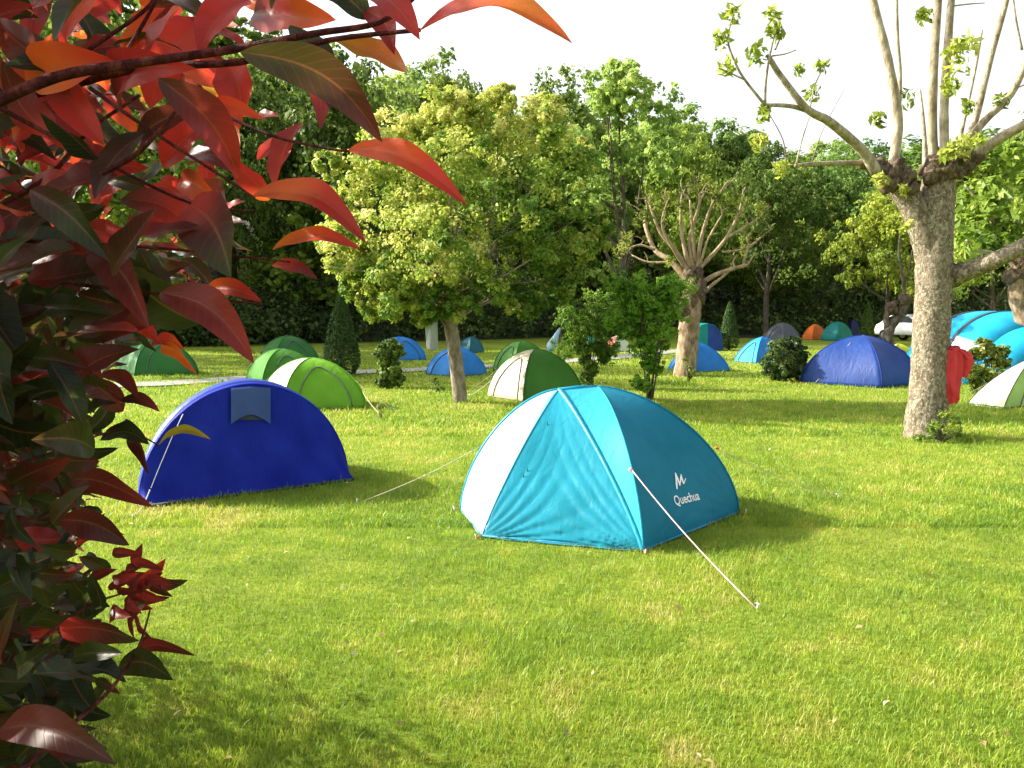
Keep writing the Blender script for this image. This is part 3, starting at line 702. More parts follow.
bush("weed", 381, 418, [(381, 412, 3.5), (379, 406, 2.5)], "tiny dry weed beside the lime green tent's guy line", ((.15, .16, .04), (.3, .3, .08), (.4, .4, .15)), .04, 8, 8, cat="plant")

# ------------------------------------------------------------------ tents
cord_m = plain("pale_cord", (.45, .42, .30), .7)
pink_cord = plain("pink_white_cord", (.52, .34, .36), .7)
peg_m = plain("steel_peg", (.5, .5, .5), .4, .5, .8)
zipm = plain("grey_zip", (.10, .11, .12), .6)
dark_trim = plain("dark_trim", (.03, .03, .04), .7)
def guy(parent, a, b, mat=cord_m, r=.004, name="guy_line"):
    a, b = Vector(a), Vector(b)
    pts = [a.lerp(b, s / 8) + Vector((0, 0, -.03 * math.sin(math.pi * s / 8))) for s in range(9)]
    o = MB().tube(pts, r, 6).build(name, mat, parent)
    d = (a - b); d.z = 0; d.normalize()
    MB().tube([b + Vector((0, 0, .035)) - d * .012, b + Vector((0, 0, -.06)) + d * .02], .005, 6).tube([b + Vector((0, 0, .035)) - d * .012, b + Vector((0, 0, .025)) + d * .02], .004, 6).build("peg", peg_m, o)
    return o
def se(c, n=1.7): return np.sign(c) * np.abs(c) ** (2 / n)
def panel_grid(B0, B1, T0, T1, h0, h1, n=1.7, n1=None,  sag=.03, wr=0, nu=14, nt=14, seed=0, tmax=math.pi / 2, base=0.0):
    """one fabric panel from the base line B0-B1 up to the ridge T0-T1"""
    u = np.linspace(0, 1, nu)[:, None, None]; t = (np.linspace(0, 1, nt) * tmax)[None, :, None]
    B = B0 * (1 - u) + B1 * u; T = T0 * (1 - u) + T1 * u; h = h0 * (1 - u) + h1 * u
    n = n if n1 is None else n * (1 - u) + n1 * u
    cc, ss = np.cos(t).clip(0) ** (2 / n), np.sin(t) ** (2 / n)
    f = 1 - sag * np.sin(np.pi * u) * np.sin(2 * t) ** 1.0
    if wr:
        uu, tt = np.broadcast_to(u, (nu, nt, 1)), np.broadcast_to(t, (nu, nt, 1))
        # creases fanning out of the two pegged corners
        for (cx, sgn) in ((0.0, 1), (1.0, -1)):
            an = np.arctan2(tt * .9, np.abs(uu - cx) + .05); rad = np.hypot(tt * .8, uu - cx)
            ph = an * 16 + 2.5 * fbm(an * 4, rad * 3, seed)
            f = f + wr * np.abs(np.sin(ph)) * np.exp(-rad * 2.3) * np.clip(rad * 6, 0, 1) * np.sin(np.pi * uu).clip(0) ** .4
    P = np.empty((nu, nt, 3))
    P[:, :, :2] = T[:, :, :2] + (B - T)[:, :, :2] * cc * f
    P[:, :, 2] = (base + h * ss)[:, :, 0]
    i, j = np.meshgrid(np.arange(nu - 1), np.arange(nt - 1), indexing='ij'); q = (i * nt + j).ravel()
    return P.reshape(-1, 3), np.stack([q, q + nt, q + nt + 1, q + 1], -1)
def arr(v): return np.array([v[0], v[1], 0.0])
def solidify(o, th=.004):
    md = o.modifiers.new("thickness", 'SOLIDIFY'); md.thickness = th; md.offset = -1; return o

def dome_tent(name, label, xl, fx, xr, yb, yt, mats, group="dome tents on the lawn", n=1.75, extra=None, trim=None, hmul=1.0, turn=0.0, wr=.010, alpha=None, cat="tent", seam=None, door=True):
    """square dome tent seen corner on: xl/fx/xr are the pixel columns of left, front and right corner"""
    Fp = G(fx, yb); m = Fp.y / FPX
    wl, wr_ = (fx - xl) * m, (xr - fx) * m
    al = math.atan2(wr_, wl) if alpha is None else alpha
    a, b = wl / math.cos(al), wr_ / math.sin(al)
    Lp = Fp + Vector((-a * math.cos(al), a * math.sin(al), 0)); Rp = Fp + Vector((b * math.sin(al), b * math.cos(al), 0))
    # undo the perspective shift of the corners that lie further back
    Lp.x += (Lp.y - Fp.y) * (xl - 512) / FPX; Rp.x += (Rp.y - Fp.y) * (xr - 512) / FPX
    Bp = Lp + Rp - Fp; C = (Lp + Rp) / 2
    h = AT((xl + xr) / 2, yt, C.y).z * hmul
    t = thing(name, label, cat, C, group)
    L0, F0, R0, B0 = (p - C for p in (Lp, Fp, Rp, Bp)); top = arr((0, 0))
    quads = [(L0, F0, "front_panel"), (F0, R0, "side_panel"), (R0, B0, "back_panel"), (B0, L0, "rear_panel")]
    for k, (p, q_, nm) in enumerate(quads):
        V, F = panel_grid(arr(p), arr(q_), top, top, h, h, n, None, .07, wr, 18, 16, seed=int(xl) + k)
        solidify(link(nm, npmesh(nm, V, F), mats[k], t))
    # pole sleeves along both diagonals
    for p, q_ in ((L0, R0), (F0, B0)):
        pts = []
        for s in np.linspace(0, math.pi, 25):
            e = p if s < math.pi / 2 else q_
            c_ = abs(math.cos(s)) ** (2 / n); pts.append(Vector((e.x * c_, e.y * c_, h * math.sin(s) ** (2 / n) + .004)))
        MB().tube(pts, max(.007, .00045 * C.y), 6).build("pole_sleeve", seam or mats[4 if len(mats) > 4 else 1], t)
    # door zip arc on the front panel and short guy lines at the pole seams
    def pp_(p, q_, u, a_):
        e = p.lerp(q_, u); c_ = math.cos(a_) ** (2 / n) * (1 - .07 * math.sin(math.pi * u) * math.sin(2 * a_)); v = Vector((e.x * c_, e.y * c_, h * math.sin(a_) ** (2 / n)))
        nrm_ = Vector((p.x + q_.x, p.y + q_.y, 0)).normalized() + Vector((0, 0, .5)); return v + nrm_ * (.004 + C.y * .0004)
    if xr - xl > 34 and door:
        k0 = (L0, F0) if (fx - xl) > (xr - fx) * .5 else (F0, R0)
        zp = [pp_(*k0, .5 - .33 * math.cos(s_), .05 + .95 * math.sin(s_) ** .8) for s_ in np.linspace(0, math.pi, 22)]
        MB().tube(zp, .0045 + .0003 * C.y, 5).build("door_zip", zipm, t)
        for p in (L0, R0):
            d_ = Vector((p.x, p.y, 0)).normalized(); a1 = R(38); c_ = math.cos(a1) ** (2 / n)
            guy(t, Vector((p.x * c_, p.y * c_, h * math.sin(a1) ** (2 / n))), Vector((p.x, p.y, 0)) + d_ * .55, cord_m, .003)
    # dark ground sheet edge
    gs = MB(); o4 = [L0, F0, R0, B0]
    for k in range(4):
        a_, b_ = o4[k] * .985, o4[(k + 1) % 4] * .985; gs.tube([a_ + Vector((0, 0, .012)), b_ + Vector((0, 0, .012))], .016, 5)
    gs.build("ground_sheet", trim or dark_trim, t)
    return t, C, (L0, F0, R0, B0), h
g_lime = fabric("lime_fabric", (.14, .36, .015), .25); g_mid = fabric("green_fabric", (.06, .22, .02), .25); g_dark = fabric("deep_green_fabric", (.03, .16, .03), .25)
creamf = fabric("cream_fabric", (.58, .55, .36), .25); whitef = fabric("white_fabric", (.55, .62, .42), .25)
b_sky = fabric("azure_fabric", (.02, .22, .62), .25); b_navy = fabric("navy_fabric", (.015, .05, .26), .2); b_light = fabric("light_blue_fabric", (.03, .36, .70), .25)
teal_f = fabric("teal_fabric", (.01, .24, .24), .3); grey_f = fabric("grey_fabric", (.12, .13, .16), .2); orange_f = fabric("orange_fabric", (.75, .20, .03), .3)
yellow_f = fabric("yellow_fabric", (.62, .60, .05), .3); pale_green = fabric("pale_green_fabric", (.42, .62, .16), .35); red_f = fabric("pink_red_fabric", (.62, .10, .10), .25)
dnavy = fabric("midnight_fabric", (.01, .02, .08), .15)

t, C, c4, h = dome_tent("dome_tent", "lime green dome tent with narrow white front panel behind the royal blue tent", 262, 283, 367, 411, 358, [whitef, g_lime, g_lime, whitef], n=1.9)
guy(t, c4[2] * .93 + Vector((0, 0, h * .35)), G(380, 414) - C, cord_m, .006)
dome_tent("dome_tent", "mid green dome tent directly behind the lime green one", 246, 262, 322, 388, 349, [g_mid] * 4, n=1.9)
dome_tent("dome_tent", "dark green dome tent topmost of the three green tents beside the cypress", 259, 275, 320, 366, 336, [g_dark] * 4, n=1.9)
dome_tent("dome_tent", "green dome tent half hidden by the red leaves on the left", 116, 135, 199, 376, 340, [g_dark, g_dark, g_dark, g_dark], n=1.9)
t, C, c4, h = dome_tent("dome_tent", "green dome tent with cream front panel behind the turquoise tent", 487, 524, 584, 402.5, 349, [creamf, g_mid, g_mid, creamf], n=1.8, alpha=R(56))
guy(t, c4[0] * .75 + Vector((0, 0, h * .50)), G(470, 396) - C, cord_m, .007)
# door zip and small vent on the cream panel
L0, F0 = c4[0], c4[1]
MB().tube([Vector((F0.x, F0.y, 0)) * abs(math.cos(s)) ** 1.1 + Vector((-.012, -.012, h * math.sin(s) ** 1.1)) for s in np.linspace(0.02, 1.2, 10)], .009, 5).build("zip", dark_trim, t)
dome_tent("dome_tent", "plain green dome tent peeping out behind the cream fronted one", 493, 515, 550, 374, 341, [g_mid] * 4, n=1.9)
dome_tent("dome_tent", "bright blue dome tent directly behind the flowering tree trunk", 426, 455, 487, 377, 347, [b_sky, b_sky, b_sky, b_sky], n=1.75)
dome_tent("dome_tent", "blue dome tent partly hidden by the ragged upright shrub", 375, 392, 426, 361, 337, [b_sky] * 4, n=1.9)
dome_tent("dome_tent", "dim dark teal dome tent at the wood's edge right of the white towel", 458, 470, 484, 353, 337, [fabric("dim_teal_fabric", (.01, .12, .16), .2)] * 4, n=1.8)
dome_tent("dome_tent", "pointed azure tent behind the small pollard's trunk", 668, 690, 730, 372.5, 343, [b_sky] * 4, n=1.45)
dome_tent("dome_tent", "light azure tent partly hidden by the rounded dark bush", 734, 756, 790, 363.5, 337, [b_light, b_sky, b_sky, b_sky], n=1.5)
dome_tent("dome_tent", "grey dome tent farthest back above the rounded dark bush", 764, 784, 800, 343, 323, [grey_f] * 4, n=1.9)
dome_tent("dome_tent", "small orange dome tent at the wood's edge", 802, 812, 828, 340, 324.5, [orange_f] * 4, n=1.6)
dome_tent("dome_tent", "far teal green dome tent next to the orange one", 821, 838, 853, 341, 322, [teal_f, fabric("sea_green_fabric", (.02, .30, .22), .3), teal_f, teal_f], n=1.9)
dome_tent("dome_tent", "midnight blue tent behind the far teal one beside the bright cypress", 843, 850, 862, 338, 320, [dnavy] * 4, n=1.8)
t, C, c4, h = dome_tent("dome_tent", "large dark blue dome tent dappled with light left of the big pollard", 799, 882, 922, 388.5, 335.5, [fabric("blue_fabric", (.008, .042, .21), .2), b_navy, b_navy, b_navy, b_navy], n=1.75, alpha=R(38), door=False)
guy(t, c4[0].lerp(c4[1], .45) * .45 + Vector((0, 0, h * .86)), c4[0].lerp(c4[1], .22) * 1.06, cord_m, .007)
guy(t, c4[1].lerp(c4[2], .35) * .45 + Vector((0, 0, h * .80)), c4[1].lerp(c4[2], .75) * 1.02 , cord_m, .006)
dome_tent("dome_tent", "cream and yellow tent between the dark blue tent and white car", 872, 884, 924, 376, 344, [creamf, yellow_f, yellow_f, creamf], n=1.6)
dome_tent("dome_tent", "faint teal tent behind the saplings", 576, 590, 602, 351, 337, [teal_f] * 4, n=1.8)
dome_tent("dome_tent", "small pink and white tent behind the bushier sapling", 600, 613, 634, 352, 336, [red_f, whitef, whitef, red_f], n=1.4)
t, C, c4, h = dome_tent("dome_tent", "pale lime tent cut by the right border in front of the tunnel tent", 968, 1004, 1092, 409, 358, [fabric("lime_white_fabric", (.68, .72, .45), .3), pale_green, pale_green, creamf, dark_trim], n=1.3, alpha=R(50))
# family tent behind small pollard: upright ridge shape
def ridge_tent(label, xl, xr, yb, yt, mats, depth=1.6, cat="tent"):
    a, b = G(xl, yb), G(xr, yb); C = (a + b) / 2 + Vector((0, depth / 2, 0)); h = AT((xl + xr) / 2, yt, C.y).z; hw = (b - a).length / 2
    t = thing("cabin_tent", label, cat, C)
    prof = [(-hw, 0), (-hw * .92, h * .62), (-hw * .45, h * .93), (0, h), (hw * .45, h * .93), (hw * .92, h * .62), (hw, 0)]
    mb = MB(); V = [(x, s * depth / 2, z) for s in (-1, 1) for x, z in prof]
    mb.add(V, [(i, i + 1, i + 8, i + 7) for i in range(6)]).build("roof_panel", mats[0], t, False)
    for s in (-1, 1):
        MB().add([(x * .99, s * (depth / 2 - .01), z * .99) for x, z in prof[:4]], [(0, 1, 2, 3) if s < 0 else (3, 2, 1, 0)]).add([(.0, s * (depth / 2 - .01), 0), (-hw * .99, s * (depth / 2 - .01), 0), (0, s * (depth / 2 - .01), h * .99)], [(0, 1, 2)]).build("end_panel", mats[1], t, False)
        MB().add([(0, s * (depth / 2 - .012), 0), (0, s * (depth / 2 - .012), h * .985)] + [(x * .985, s * (depth / 2 - .012), z * .985) for x, z in prof[4:]], [(0, 1, 2, 3, 4)]).build("door_panel", mats[2], t, False)
    return t
ridge_tent("tall teal and navy cabin tent behind the pointed azure tent", 692, 723, 351, 323, [teal_f, teal_f, b_navy])
# tunnel tent on the right: three arches, pale cyan
def tunnel_tent():
    A = G(948, 386); Bq = G(1110, 386); C = (A + Bq) / 2 + Vector((.2, 1.3, 0)); Y = C.y
    t = thing("tunnel_tent", "big sky blue tunnel tent with white sleeves behind the evergreen shrub", "tent", C)
    cyan = fabric("cyan_fabric", (.02, .42, .68), .35); pale = fabric("ice_fabric", (.62, .72, .74), .3)
    hw = (Bq - A).length / 2 * 1.0; h = AT(1030, 311, Y).z
    st = [(-1.55, .60, .55), (-.95, .86, .80), (-.2, 1.0, 1.0), (-.08, 1.0, 1.0), (.6, 1.0, 1.0), (.72, 1.0, 1.0), (1.5, .86, .82)]
    rot = Matrix.Rotation(R(12), 3, 'Z')
    def arch(yy, sw, sh, k=25):
        return [rot @ Vector((se(math.cos(math.pi * (1 - s / (k - 1))), 2.3) * hw * sw, yy, se(math.sin(math.pi * s / (k - 1)), 2.3) * h * sh)) for s in range(k)]
    names = ["porch_panel", "front_roof", "sleeve_band", "roof_panel", "sleeve_band", "rear_roof"]
    mt = [cyan, cyan, dark_trim, cyan, dark_trim, cyan]
    for i in range(6):
        a, b = arch(*st[i]), arch(*st[i + 1]); k = len(a)
        if i in (2, 4):
            a = [p * 1.008 for p in a]; b = [p * 1.008 for p in b]
        solidify(MB().add(a + b, [(j, j + 1, k + j + 1, k + j) for j in range(k - 1)]).build(names[i], mt[i], t))
        if i == 1:   # white side wings low on the roof
            for sl_ in (range(3, 6), range(16, 20)):
                P = [p * 1.01 for p in a]; Q = [p * 1.01 for p in b]; l_ = list(sl_)
                MB().add([P[j] for j in l_] + [Q[j] for j in l_], [(j, j + 1, len(l_) + j + 1, len(l_) + j) for j in range(len(l_) - 1)]).build("side_wing", pale, t)
    a = arch(*st[0]); MB().add([rot @ Vector((0, -1.75, .0))] + a, [(0, j + 1, j + 2)[::-1] for j in range(len(a) - 1)]).build("porch_door", cyan, t)
    a = arch(*st[-1]); MB().add([rot @ Vector((0, 1.8, .2))] + a, [(0, j + 1, j + 2) for j in range(len(a) - 1)]).build("rear_panel", cyan, t)
tunnel_tent()

# ---- royal blue pop-up tent
def popup():
    A, Bq = G(142, 507), G(353, 479.5)
    C = (A + Bq) / 2
    royal = fabric("royal_blue_fabric", (.004, .016, .30), .2, .55, wr=.5, wscale=9, spec=.12, var=.2)
    band = fabric("roof_blue_fabric", (.02, .06, .42), .25, .38, spec=.5)
    flapm = fabric("grey_blue_fabric", (.045, .085, .25), .2, .5)
    t = thing("popup_tent", "royal blue arched pop-up tent with grey blue vent flap near the red leaves", "tent", C)
    h = AT(250, 384, C.y).z; hw = (Bq - A).length / 2; ax = (Bq - A).normalized(); bk = Vector((-ax.y, ax.x, 0))
    if bk.y < 0: bk = -bk
    def P(x, y, z): return ax * x + bk * y + Vector((0, 0, z))
    K = 41
    def arch(off, sw, sh, n=1.95, sx=0):
        return [(se(math.cos(math.pi * (1 - s / (K - 1))), n) * hw * sw + sx, off, se(math.sin(math.pi * s / (K - 1)), n) * h * sh) for s in range(K)]
    rows = [arch(.10, 1.0, .985), arch(.16, 1.005, 1.0, sx=.015), arch(.42, 1.0, 1.015, sx=.06), arch(.7, .97, .95, sx=.13), arch(1.0, .87, .76, sx=.2), arch(1.25, .72, .45, sx=.22), arch(1.4, .6, 0.0, sx=.22)]
    def strip(r0, r1, nm, mt):
        V = [P(*q) for q in r0] + [P(*q) for q in r1]
        return solidify(MB().add(V, [(j, j + 1, K + j + 1, K + j)[::-1] for j in range(K - 1)]).build(nm, mt, t))
    strip(rows[0], rows[1], "arch_sleeve", royal)
    V = [P(*q) for r_ in rows[1:4] for q in r_]
    solidify(MB().add(V, [(k * K + j, (k + 1) * K + j, (k + 1) * K + j + 1, k * K + j + 1) for k in range(2) for j in range(K - 1)]).build("roof_panel", band, t))
    V = [P(*q) for r_ in rows[3:] for q in r_]
    solidify(MB().add(V, [(k * K + j, (k + 1) * K + j, (k + 1) * K + j + 1, k * K + j + 1) for k in range(len(rows) - 4) for j in range(K - 1)]).build("rear_panel", royal, t))
    # slightly bulging front wall, columns follow the arch
    nt_ = 22; V, F = [], []
    def wallpt(j, s):
        x, o_, z = rows[0][j]; zz = z * s
        bul = .10 + .03 * math.sin(math.pi * s) - (1 - s) * .16 + .016 * math.sin(s * 9 + j * .9) * (1 - s) + .007 * math.sin(j * 1.7 + s * 3) + .03 * abs(math.sin(math.atan2(s * .9, j / K + .03) * 9)) * math.exp(-5 * math.hypot(s, j / K)) + .03 * abs(math.sin(math.atan2(s * .9, 1.03 - j / K) * 9)) * math.exp(-5 * math.hypot(s, 1 - j / K))
        return P(x * (1 + .0 * s), bul * 1.0 + 0, zz)
    for j in range(K):
        for s in range(nt_): V.append(wallpt(j, s / (nt_ - 1)))
    F = [(j * nt_ + s, (j + 1) * nt_ + s, (j + 1) * nt_ + s + 1, j * nt_ + s + 1) for j in range(K - 1) for s in range(nt_ - 1)]
    wall = link("front_panel", npmesh("front_panel", np.array([v[:] for v in V]), F), royal, t)
    bv = BVHTree.FromPolygons([v[:] for v in V], F)
    def front(px, py, off=.006):
        o = Vector((0, 0, EYE)) - C; d = ray(px, py).normalized()
        hit = bv.ray_cast(o, d)
        q = hit[0] if hit[0] else AT(px, py, C.y) - C
        return q - d * off
    # vent flap with its curved hem, and the dark opening beneath
    def patch(poly_fn, nm, mt, nu=12, nv=8, off=.02):
        V = [front(*poly_fn(u / (nu - 1), v / (nv - 1)), off) for v in range(nv) for u in range(nu)]
        return MB().add(V, [(v * nu + u, v * nu + u + 1, (v + 1) * nu + u + 1, (v + 1) * nu + u) for v in range(nv - 1) for u in range(nu - 1)]).build(nm, mt, t)
    patch(lambda u, v: (231 + 39.5 * u, 386.5 + 1.5 * abs(u - .5) * 2 + v * (36 - 8 * math.sin(math.pi * u))), "vent_flap", flapm, off=.03)
    patch(lambda u, v: (235 + 31 * u, 409 + v * (11 - 5 * math.sin(math.pi * u) * 0)), "vent_opening", dark_trim, off=.012)
    MB().tube([front(183, 414, .02), front(172, 437, .012), front(158, 470, .012), front(151, 488, .012)], .0035, 6).build("door_cord", plain("white_cord", (.8, .8, .8)), t)
    guy(t, front(150, 490, .02), G(133, 519) - C, cord_m, .005)
    gs = MB().tube([P(-hw * .99, -.05, .012), P(0, -.06, .012), P(hw * .99, -.05, .012)], .018, 6); gs.build("ground_sheet", dark_trim, t)
popup()

# ---- turquoise tent in the foreground
def hero():
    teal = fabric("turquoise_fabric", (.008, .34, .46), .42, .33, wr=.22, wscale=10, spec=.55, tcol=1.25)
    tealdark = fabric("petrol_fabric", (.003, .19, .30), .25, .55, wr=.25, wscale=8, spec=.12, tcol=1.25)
    teallight = fabric("pale_turquoise_fabric", (.04, .40, .52), .40, .55, wr=.3, wscale=10, spec=.12)
    paleb = fabric("sun_glare_fabric", (.42, .68, .74), .35, .33, wr=.3, wscale=8, spec=.6)  # sun glare on the left panel, painted as a paler fabric colour
    A, Bf, Cc, Fr = G(643, 552.5), G(482, 538), G(461, 511), G(738.5, 514)
    E = Cc + (Fr - A); Bb = (Fr + E) / 2 + (Bf - (A + Cc) / 2) * -1
    C = (A + E) / 2
    t = thing("dome_tent", "turquoise dome tent with sun glare painted on its left panel and white logo in the foreground", "tent", C, "dome tents on the lawn")
    T1w = AT(559, 391, 6.50); T2w = AT(597, 388, 6.60)
    T1, T2 = T1w - C, T2w - C; h1, h2 = T1w.z, T2w.z
    a, b, c, f, e, bb = (arr(p - C) for p in (A, Bf, Cc, Fr, E, Bb)); t1, t2 = arr(T1), arr(T2)
    n = 1.62
    nA, nB, nC, nF, nA2 = 1.16, 1.14, 1.66, 1.72, 1.62
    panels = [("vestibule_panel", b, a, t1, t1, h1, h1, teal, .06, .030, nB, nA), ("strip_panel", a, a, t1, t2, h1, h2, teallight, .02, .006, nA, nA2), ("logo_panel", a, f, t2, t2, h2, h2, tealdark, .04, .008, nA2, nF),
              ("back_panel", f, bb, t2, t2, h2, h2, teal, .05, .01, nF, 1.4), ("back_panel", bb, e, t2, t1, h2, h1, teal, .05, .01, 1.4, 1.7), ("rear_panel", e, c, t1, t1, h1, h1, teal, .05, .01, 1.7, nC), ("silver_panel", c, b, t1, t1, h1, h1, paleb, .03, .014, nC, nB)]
    keep = {}
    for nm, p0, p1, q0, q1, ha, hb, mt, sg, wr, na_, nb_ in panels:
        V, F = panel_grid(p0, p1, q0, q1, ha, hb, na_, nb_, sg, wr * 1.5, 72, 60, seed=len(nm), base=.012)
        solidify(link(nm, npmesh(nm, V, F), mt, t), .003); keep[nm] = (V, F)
    # seams and pole sleeve
    def seam(bp, tp, h, r, nm, mt, n, push=.0):
        pts = []
        for s in np.linspace(.0, math.pi / 2, 26):
            k = math.cos(s) ** (2 / n) if s < math.pi / 2 else 0
            q = tp + (bp - tp) * k; pts.append(Vector((q[0], q[1], .012 + h * math.sin(s) ** (2 / n) + push)))
        return MB().tube(pts, r, 8).build(nm, mt, t)
    seam(a, t1, h1, .019, "pole_sleeve", teal, nA); seam(a, t2, h2, .006, "seam", teallight, nA2); seam(b, t1, h1, .006, "seam", teal, nB); seam(c, t1, h1, .012, "pole_sleeve", teal, nC); seam(f, t2, h2, .010, "pole_sleeve", tealdark, nF); seam(e, t1, h1, .012, "pole_sleeve", teal, 1.7)
    MB().tube([Vector((*t1[:2], h1 + .012)), Vector((*((t1 + t2) / 2)[:2], (h1 + h2) / 2 + .02)), Vector((*t2[:2], h2 + .012))], .014, 8).build("ridge_sleeve", teal, t)
    # hem tape
    hem = MB()
    ring = [a, f, bb, e, c, b, a]
    for p, q in zip(ring, ring[1:]): hem.tube([Vector((p[0], p[1], .016)), Vector((q[0], q[1], .016))], .009, 6)
    hem.build("hem", fabric("hem_tape", (.03, .22, .40), .1), t)
    # orange peg loops at corners
    lp = plain("orange_loop", (.75, .12, .03))
    for p in (a, b, c, f):
        d = Vector((p[0], p[1], 0)).normalized(); s = Vector((p[0], p[1], .02))
        MB().tube([s, s + d * .045 + Vector((0, 0, -.008)), s + d * .05 + Vector((0, 0, -.02))], .006, 6).build("peg_loop", lp, t)
        MB().tube([s + d * .06 + Vector((0, 0, .02)), s + d * .03 + Vector((0, 0, -.1))], .005, 6).build("peg", peg_m, t)
    # logo, wrapped on to the panel
    V, F = keep["logo_panel"]; bv = BVHTree.FromPolygons([tuple(v) for v in V], [tuple(q) for q in F])
    o = Vector((0, 0, EYE)) - C
    def onp(px, py, off=.006):
        d = ray(px, py).normalized(); hit = bv.ray_cast(o, d)
        if hit[0] is None: return None
        nn = hit[1] if hit[1].dot(d) < 0 else -hit[1]
        return hit[0] + nn * off
    c0, cx_, cy_ = onp(686, 498), onp(700, 494.5), onp(685, 488)
    ex = (cx_ - c0).normalized(); nrm = ex.cross((cy_ - c0)).normalized(); ey = nrm.cross(ex)
    if nrm.y > 0: pass
    sc = (cx_ - c0).length / 14.4        # metres per pixel along the writing
    def wrap(x, y):
        p = c0 + ex * x + ey * y + nrm * .25 * (1 if nrm.y < 0 else -1)
        dr = -nrm * (1 if nrm.y < 0 else -1)
        hit = bv.ray_cast(p, dr)
        return (hit[0] - dr * .006) if hit[0] else p + dr * .24
    wm = plain("white_print", (.85, .87, .88), .6)
    cu = bpy.data.curves.new("writing", 'FONT'); cu.body = "Quechua"; cu.size = 1.0; cu.align_x = 'CENTER'; cu.offset = .012
    tmp = bpy.data.objects.new("tmp", cu); COL.objects.link(tmp); bpy.context.view_layer.update()
    me = bpy.data.meshes.new_from_object(tmp.evaluated_get(bpy.context.evaluated_depsgraph_get()))
    xsz = max(v.co.x for v in me.vertices) - min(v.co.x for v in me.vertices); k = 25 * sc / xsz
    for v in me.vertices: v.co = wrap(v.co.x * k, v.co.y * k * 1.02 - 2.5 * sc)
    bpy.data.objects.remove(tmp); bpy.data.curves.remove(cu)
    me.name = "lettering"; me.materials.clear(); link("lettering", me, wm, t)
    lg = MB()
    def stroke(pts, w):
        V = []
        for i, (x, y) in enumerate(pts):
            wi = .7 * w * (.45 + .55 * math.sin(math.pi * min(1, (i + .6) / len(pts))))
            V += [wrap(x * sc - wi * sc, y * sc + 0), wrap(x * sc + wi * sc, y * sc)]
        lg.add(V, [(2 * i, 2 * i + 1, 2 * i + 3, 2 * i + 2) for i in range(len(pts) - 1)])
    up = 6.0; sc *= .92
    stroke([(-6.5, up + 0), (-5, up + 2.5), (-3, up + 6), (-1.2, up + 9.5)], 1.3)
    stroke([(-1.4, up + 9.5), (-1.6, up + 6), (-2.0, up + 3), (-2.2, up + 1.5)], 1.1)
    stroke([(-2.4, up + 1.6), (0, up + 4), (2.5, up + 6.8), (3.6, up + 8)], 1.2)
    stroke([(3.4, up + 8), (2.6, up + 5.5), (2.2, up + 3.2), (2.0, up + 2)], 1.1)
    stroke([(1.8, up + 2), (3.5, up + 3), (5.4, up + 4.4), (6.6, up + 5.2)], .8)
    lg.build("logo", wm, t, False)
    # guy lines
    allp = [(BVHTree.FromPolygons([tuple(v) for v in keep[k_][0]], [tuple(q) for q in keep[k_][1]])) for k_ in ("strip_panel", "logo_panel", "vestibule_panel")]
    dd_ = ray(631, 469).normalized(); hs = [b_.ray_cast(o, dd_) for b_ in allp]; hs = sorted([h_ for h_ in hs if h_[0]], key=lambda h_: h_[3])
    p = hs[0][0] - dd_ * .015
    guy(t, p, G(757, 609) - C, pink_cord, .0045)
    MB().tube([p + Vector((-.012, 0, .0)), p + Vector((.012, -.01, -.01))], .012, 8).build("toggle", plain("pink_toggle", (.75, .2, .25)), t)
    q = AT(487, 443, 6.75) - C
    guy(t, q, G(358, 503) - C, cord_m, .0035)
    q = AT(715, 448, 6.7) - C
    guy(t, q, G(838, 497) - C, cord_m, .003)
    MB().tube([q, q + Vector((.03, 0, 0))], .010, 6).build("toggle", lp, t)
    # toggles and small tabs on the glare-coloured panel edge
    for px, py, Y in ((547, 424, 6.27), (527, 470, 6.08), (523, 476, 6.06), (493, 459, 6.45)):
        s = AT(px, py, Y) - C
        bvv = BVHTree.FromPolygons([tuple(v) for v in keep["silver_panel"][0]], [tuple(z) for z in keep["silver_panel"][1]])
        d = ray(px, py).normalized(); hit = bvv.ray_cast(o, d)
        if hit[0] is None:
            bvv = BVHTree.FromPolygons([tuple(v) for v in keep["vestibule_panel"][0]], [tuple(z) for z in keep["vestibule_panel"][1]]); hit = bvv.ray_cast(o, d)
        if hit[0]: MB().tube([hit[0] - d * .005 + Vector((0, 0, .02)), hit[0] - d * .01 + Vector((.006, 0, -.012))], .003, 6).build("tab", dark_trim, t)
hero()

# ------------------------------------------------------------------ things hung on trees
def towel():
    c = AT(431, 322, Y0 - .35); t = thing("towel", "white towel hanging from the flowering tree's lowest leaves", "towel", c)
    w_, h_ = 12.5 / FPX * Y0, 27 / FPX * Y0; V = []; nu, nv = 14, 14
    for i in range(nu):
        for j in range(nv):
            u, v = i / (nu - 1), j / (nv - 1)
            V.append(((u - .5) * w_ * (1 - .1 * v) + .02 * v, .03 * math.sin(u * 8 + v * 2) * (.3 + v), -v * h_ * (1 + .08 * (u - .3)) + .01 * math.sin(u * 9)))
    F = [(i * nv + j, (i + 1) * nv + j, (i + 1) * nv + j + 1, i * nv + j + 1) for i in range(nu - 1) for j in range(nv - 1)]
    solidify(link("cloth", npmesh("cloth", np.array(V), F), fabric("towel_cloth", (.42, .44, .46), .3, .9, spec=.1), t), .006)
    MB().tube([(-w_ * .5, 0, .004), (-w_ * .1, .01, .03), (w_ * .5, 0, .006)], .004, 5).build("string", cord_m, t)
towel()
